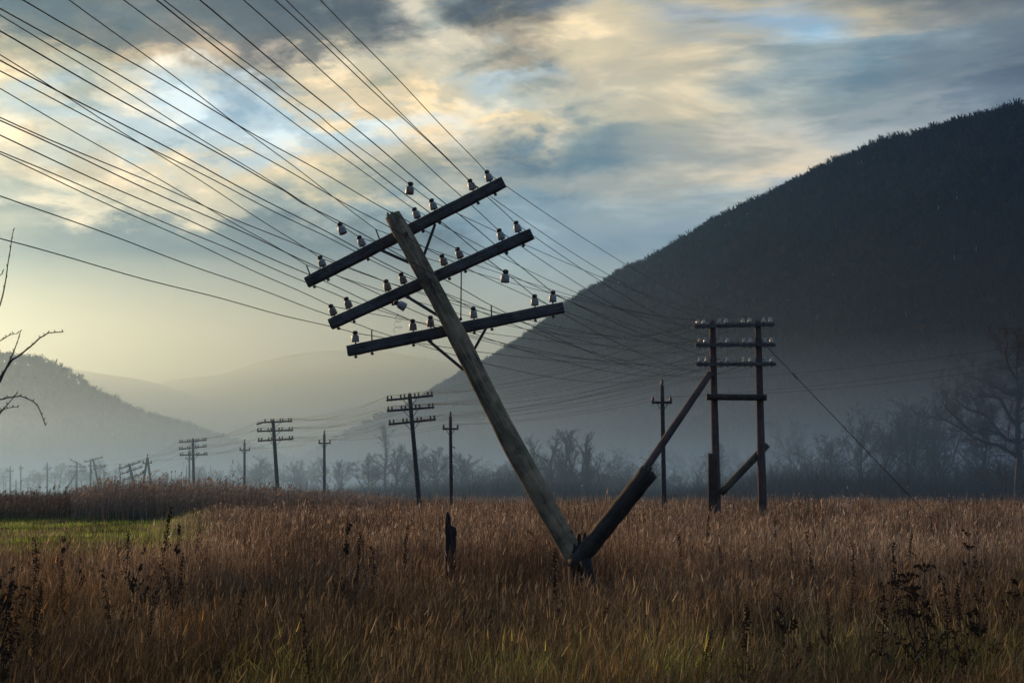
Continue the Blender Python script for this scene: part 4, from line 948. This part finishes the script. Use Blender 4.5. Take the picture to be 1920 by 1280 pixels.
# big spreading tree at the right border, modelled limb by limb
Yb = 125.0; bt = thing('bare_tree', 'big dark spreading tree with long low limbs at the right border', 'tree', (xat(1908, Yb), Yb, 0)); r_ = random.Random(3)
limbs = [[(1908, 950), (1912, 860), (1908, 800), (1911, 740), (1905, 690), (1912, 640)], [(1908, 850), (1872, 835), (1830, 822), (1800, 802), (1770, 786), (1745, 780)],
         [(1906, 830), (1875, 812), (1850, 806), (1825, 812)], [(1908, 790), (1885, 765), (1872, 745), (1840, 742), (1815, 752)], [(1909, 755), (1888, 738), (1865, 725), (1838, 712), (1815, 705)],
         [(1908, 720), (1893, 690), (1885, 665), (1890, 640)], [(1910, 780), (1935, 750), (1960, 725), (1990, 710)], [(1910, 830), (1945, 812), (1985, 800), (2030, 790)],
         [(1910, 740), (1925, 700), (1940, 670), (1945, 645)], [(1860, 800), (1850, 780), (1815, 768), (1785, 745)], [(1800, 802), (1780, 770), (1765, 752)], [(1909, 700), (1920, 670), (1928, 640)]]
tr_s = []; cr_s = []
def twigs(p, d, ln, rad, L_):
    ns = 3
    for k in range(ns):
        d = (d + Vector((r_.gauss(0, .22), r_.gauss(0, .22), r_.gauss(0, .2) + .07))).normalized(); p2 = p + d * ln / ns; r2 = max(rad * .74, .005)
        cr_s.append((p, p2, rad, r2)); 
        if L_ < 3:
            for c in range(2):
                q = Vector((r_.gauss(0, 1), r_.gauss(0, 1), r_.gauss(0, 1) + .3)).normalized(); twigs(p.lerp(p2, r_.random()), (d + q * .9).normalized(), ln * r_.uniform(.4, .65), max(rad * .42, .005), L_ + 1)
        p = p2; rad = r2
for li, lm in enumerate(limbs):
    P = []; ph = r_.uniform(-1, 1)
    for i, q in enumerate(lm): P.append(at(*q, Yb + (0 if li == 0 else ph * i * 0.9)) if True else 0)
    if li == 0: P[0].z = -0.1
    else: P[0] = min([q[1] for q in tr_s], key=lambda e: (e - P[0]).length)
    n = len(P) - 1; r0 = 0.36 if li == 0 else 0.17
    for i in range(n):
        ra = r0 * (1 - .8 * i / n); rb = r0 * (1 - .8 * (i + 1) / n); 
        mid = P[i].lerp(P[i + 1], .5) + Vector((r_.gauss(0, .08), r_.gauss(0, .08), r_.gauss(0, .08)))
        tr_s += [(P[i], mid, ra, (ra + rb) / 2), (mid, P[i + 1], (ra + rb) / 2, rb)]
        if li or i >= 1:
            for c in range(4):
                st_ = P[i].lerp(P[i + 1], r_.random()); dd = (P[i + 1] - P[i]).normalized(); q = Vector((r_.gauss(0, 1), r_.gauss(0, .7), r_.gauss(0, 1) + .5)).normalized()
                twigs(st_, (dd * .5 + q).normalized(), r_.uniform(1.0, 2.2), rb * .45 + .01, 0)
off = np.array(bt.location)
def shift(sg): return [(a - Vector(off), b - Vector(off), c, d) for a, b, c, d in sg]
link(bpy.data.objects.new('trunk', segs_mesh(shift(tr_s), 'trunk', M_bark, 6)), bt); link(bpy.data.objects.new('crown', segs_mesh(shift(cr_s), 'crown', M_twig, 3)), bt)

# undergrowth along the edge of the field
g = np.random.default_rng(90); n = 150000
Y_ = g.uniform(128, 230, n); pxr = g.uniform(330, 2250, n); x = xat(pxr, Y_)
top = np.interp(pxr, [330, 420, 560, 700, 900, 1000, 1130, 1250, 1500, 1700, 2250], [0.8, 1.2, 2.0, 2.2, 2.8, 3.6, 3.2, 2.8, 3.2, 4.0, 4.2]) * np.clip(1.9 * vnoise(x, Y_, 0.07, 93, 4) - 0.15, 0.12, 2)
an = g.uniform(0, 2 * np.pi, n); H = top * g.uniform(0.3, 1.15, n); sp = H * g.uniform(0, 0.8, n)
st = H * g.uniform(0, 0.5, n)
C = np.tile(np.array([0.05, 0.038, 0.03]), (n, 1)) * g.uniform(0.5, 1.6, (n, 1))
V, Fq, C = slivers(np.stack([x, Y_, st * 0], -1), np.stack([np.cos(an) * sp, np.sin(an) * sp, H], -1), g.uniform(0.02, 0.06, n), C, np.stack([np.cos(an) * sp * .6, np.sin(an) * sp * .4, 0 * H], -1), 2, 0.1)
tag(link(bpy.data.objects.new('thicket', fast_mesh('thicket', V, Fq, M_forest, C))), 'dark bare undergrowth along the far edge of the field', 'thicket', kind='stuff')

# sapling whose twigs reach in from the left border
Ys = 6.5; sp_ = thing('sapling', 'thin bare budding twigs reaching in from the left border', 'sapling', (xat(-150, Ys), Ys, 0))
mb = MB(); mb.tube([Vector((xat(-150, Ys), Ys, -.05)), at(-140, 1000, Ys), at(-120, 850, Ys), at(-95, 700, Ys), at(-60, 560, Ys), at(-35, 470, Ys)], [.016, .014, .011, .008, .005, .003], 7); mb.build('trunk', M_bark, sp_, True)
br = [([(-70, 760), (-30, 740), (0, 715), (12, 690), (22, 675), (50, 655), (75, 633), (90, 624), (118, 622)], .0062), ([(-20, 732), (5, 700), (20, 672), (31, 645), (38, 622)], .0042),
      ([(-60, 690), (-20, 650), (5, 636), (18, 628), (33, 625)], .0034), ([(-60, 680), (-20, 610), (0, 572), (8, 540), (14, 500), (20, 465), (25, 432)], .0042),
      ([(-110, 830), (-60, 765), (-20, 752), (0, 749), (15, 745), (38, 742), (62, 752), (75, 770), (82, 788), (85, 797)], .0045), ([(-60, 810), (-20, 790), (0, 775), (14, 758), (31, 738)], .0042),
      ([(-10, 781), (3, 769), (14, 765), (33, 763)], .003), ([(-40, 560), (-10, 525), (0, 516), (5, 509)], .003)]
for bi, (pl, r0) in enumerate(br):
    P = [at(a, b, Ys + .02 * bi) for a, b in pl]; mb = MB(); fine_ = []
    for i in range(len(P) - 1):
        fine_ += [P[i], P[i].lerp(P[i + 1], .5) + Vector((random.gauss(0, .002), 0, random.gauss(0, .002)))]
    fine_.append(P[-1]); m_ = len(fine_); mb.tube(fine_, [r0 * (1 - .68 * i / m_) for i in range(m_)], 6)
    for i in range(2, m_, 1):
        q = fine_[i]; mb.tube([q, q + Vector((random.choice((-1, 1)) * .006, 0, .012))], [.0035, .001], 5)
    mb.build('branch', M_bark, sp_, True)

# ------------------------------------------------------------------ dead weeds
def weed_proto(kind_, seed):
    r = random.Random(seed); mb = MB(); c = (0.05, 0.035, 0.025); c2 = (0.065, 0.042, 0.028)
    H = 1.0; lean = r.uniform(-.12, .12); pts = [Vector((lean * t * t + .02 * math.sin(t * 5), .02 * math.cos(t * 4), t * H)) for t in [i / 7 for i in range(8)]]
    mb.tube(pts, [.0042 * (1 - .6 * i / 7) for i in range(8)], 5, col=c)
    def blob(p, s):
        for k in range(4):
            d = Vector((r.gauss(0, 1), r.gauss(0, 1), r.gauss(0, 1))).normalized() * s; e = Vector((r.gauss(0, 1), r.gauss(0, 1), r.gauss(0, 1))).normalized() * s
            mb.add([tuple(p - d), tuple(p + e), tuple(p + d), tuple(p - e)], [(0, 1, 2, 3)], c2)
    if kind_ == 'dock':
        for k in range(110):
            t = r.uniform(.45, 1.0); p = pts[int(t * 7 - .001)].lerp(pts[min(7, int(t * 7 - .001) + 1)], (t * 7) % 1); s = .035 * (1.25 - t); blob(p + Vector((r.gauss(0, s), r.gauss(0, s), 0)), r.uniform(.005, .011))
        for k in range(6):
            t = r.uniform(.15, .6); p = pts[int(t * 7)]; a = r.uniform(0, 6.28); e = Vector((math.cos(a), math.sin(a), 0)); mb.tube([p, p + e * .06 + Vector((0, 0, .03)), p + e * .10 - Vector((0, 0, .04))], [.008, .012, .002], 4, col=c2)
    elif kind_ == 'umbel':
        for b in range(3):
            top = pts[-1] if b == 0 else pts[3 + b] + Vector((r.uniform(-.15, .15), r.uniform(-.1, .1), .22))
            if b: mb.tube([pts[3 + b], top], [.004, .003], 4, col=c)
            for k in range(14):
                a = k * 2.4; rr_ = .012 + .055 * math.sqrt(k / 14); q = top + Vector((rr_ * math.cos(a), rr_ * math.sin(a), .055 - rr_ * .35)); mb.tube([top, q], [.002, .0015], 3, col=c); blob(q, .011); blob(q + Vector((.006, 0, .004)), .009)
    else:
        for b in range(15):
            t = r.uniform(.25, .95); p = pts[int(t * 7)]; a = r.uniform(0, 6.28); ln = .30 * (1.15 - t); e = Vector((math.cos(a) * .6, math.sin(a) * .6, .8)); q = p + e * ln; mb.tube([p, p.lerp(q, .5) + Vector((0, 0, -.01)), q], [.0035, .003, .0018], 4, col=c)
            for k in range(7): blob(p.lerp(q, r.uniform(.3, 1.05)) + Vector((r.gauss(0, .01), r.gauss(0, .01), r.gauss(0, .01))), r.uniform(.007, .015))
    return mb.mesh('weed_' + kind_, M_weed)
WP = {(k, s): weed_proto(k, s * 7 + i) for i, k in enumerate(('dock', 'umbel', 'bushy')) for s in range(3)}
def weed(px_, top_, Y, kind_, s, label, group='dead weeds standing in the grass', tilt=0.0, wide=1.0):
    o = link(bpy.data.objects.new('dead_weed', WP[(kind_, s)])); h = at(px_, top_, Y).z; o.location = (xat(px_, Y), Y, -.02); o.scale = (h * wide, h * wide, h)
    o.rotation_euler = (0, tilt, (px_ * .37) % 6.28); tag(o, label, 'weed', group); return o
weed(326, 958, 13.5, 'bushy', 0, 'tall dark weed with nodding head in front of the right end of the green strip', wide=.6, tilt=.05)
weed(300, 945, 13.6, 'dock', 1, 'tall leaning dark weed beside the nodding one before the green strip', tilt=-.10, wide=.7)
weed(232, 990, 12.6, 'bushy', 2, 'leaning branched weed in front of the green strip', tilt=-.25, wide=.7)
weed(222, 1060, 12.0, 'dock', 2, 'stout dark weed with orange grass round its foot at the left')
weed(18, 1050, 9.5, 'bushy', 1, 'dark weed close to the left border'); weed(2, 1090, 9.0, 'dock', 0, 'bushy black weed cut by the left border', wide=1.6)
weed(75, 1090, 10.5, 'dock', 1, 'small dark weed among orange grass at the left')
CR = 'cluster of black weeds at the lower right'
for i, (a, b, k, s, lb_) in enumerate([(1726, 1068, 'umbel', 0, 'black weed with round umbel head, tallest of the lower right cluster'), (1700, 1078, 'bushy', 0, 'thin curved black weed at the left of the lower right cluster'), (1715, 1090, 'umbel', 1, 'shorter umbel weed left of the tallest umbel'),
    (1738, 1100, 'bushy', 1, 'bushy black weed right below the tallest umbel'), (1772, 1072, 'dock', 0, 'upright spiky black weed right of the umbels'), (1795, 1088, 'dock', 1, 'second upright spiky weed right of the umbels'),
    (1828, 1088, 'bushy', 2, 'nodding black weed in the right of the cluster'), (1860, 1105, 'bushy', 0, 'slanting black weed at the far right of the cluster'), (1748, 1120, 'bushy', 2, 'low tangled black weed in the middle of the cluster'), (1725, 1125, 'dock', 2, 'low stout black weed in the middle of the cluster')]):
    weed(a, b, 10.0 + .12 * i, k, s, lb_, CR, tilt=[0, -.1, -.1, .1, 0, 0, .1, .3, 0, 0][i], wide=1.15)
wl = 'dark dead weed stalk poking out of the brown grass'
rr = random.Random(12)
for i in range(85):
    Yw = math.exp(rr.uniform(math.log(8.5), math.log(42))); pxw = rr.uniform(-40, 1960)
    if pxw < 420 and Yw > 22: continue
    hgt = rr.uniform(.55, .95) if Yw < 12 else rr.uniform(.8, 1.2)
    if rr.random() < .12: hgt += .2
    pyt = 915 + (1.6 - hgt) / Yw * F; weed(pxw, pyt, Yw, rr.choice(('dock', 'dock', 'dock', 'bushy')), rr.randrange(3), wl, 'scattered dark weed stalks in the grass', tilt=rr.uniform(-.15, .15), wide=rr.uniform(.7, 1.3))

# ------------------------------------------------------------------ haze
def volume(name, lo, hi, dens, col, g_, label):
    x0, y0, z0 = lo; x1, y1, z1 = hi
    V = [(x0, y0, z0), (x1, y0, z0), (x1, y1, z0), (x0, y1, z0), (x0, y0, z1), (x1, y0, z1), (x1, y1, z1), (x0, y1, z1)]
    me = bpy.data.meshes.new(name); me.from_pydata(V, [], [(3, 2, 1, 0), (4, 5, 6, 7), (0, 1, 5, 4), (1, 2, 6, 5), (2, 3, 7, 6), (3, 0, 4, 7)])
    m, n = mat(name); pv = n.nodes.new('ShaderNodeVolumePrincipled'); pv.inputs['Color'].default_value = (*col, 1); pv.inputs['Density'].default_value = dens; pv.inputs['Anisotropy'].default_value = g_
    out(n, pv.outputs[0], True); me.materials.append(m); o = link(bpy.data.objects.new(name, me)); o['kind'] = 'stuff'; o['label'] = label; o['category'] = 'haze'
    m.cycles.homogeneous_volume = True if hasattr(m, 'cycles') and hasattr(m.cycles, 'homogeneous_volume') else None
    return o
volume('haze', (-7000, -3000, -1.5), (7000, 6200, 520), 0.00011, (0.17, 0.46, 1.0), 0.70, 'pale haze over the whole valley')
volume('mist', (-5000, 135, -1.2), (5000, 2590, 46), 0.00042, (0.44, 0.62, 0.88), 0.74, 'low bank of blue mist lying in the valley behind the field')
volume('far_mist', (-5500, 2600, -1.3), (5500, 6100, 440), 0.0006, (0.68, 0.90, 0.92), 0.66, 'bright mist filling the far end of the valley')
volume('ground_mist', (-3000, 84, -1.1), (3000, 1500, 11), 0.0036, (0.28, 0.55, 1.0), 0.5, 'smoky blue mist between the trees close to the ground')
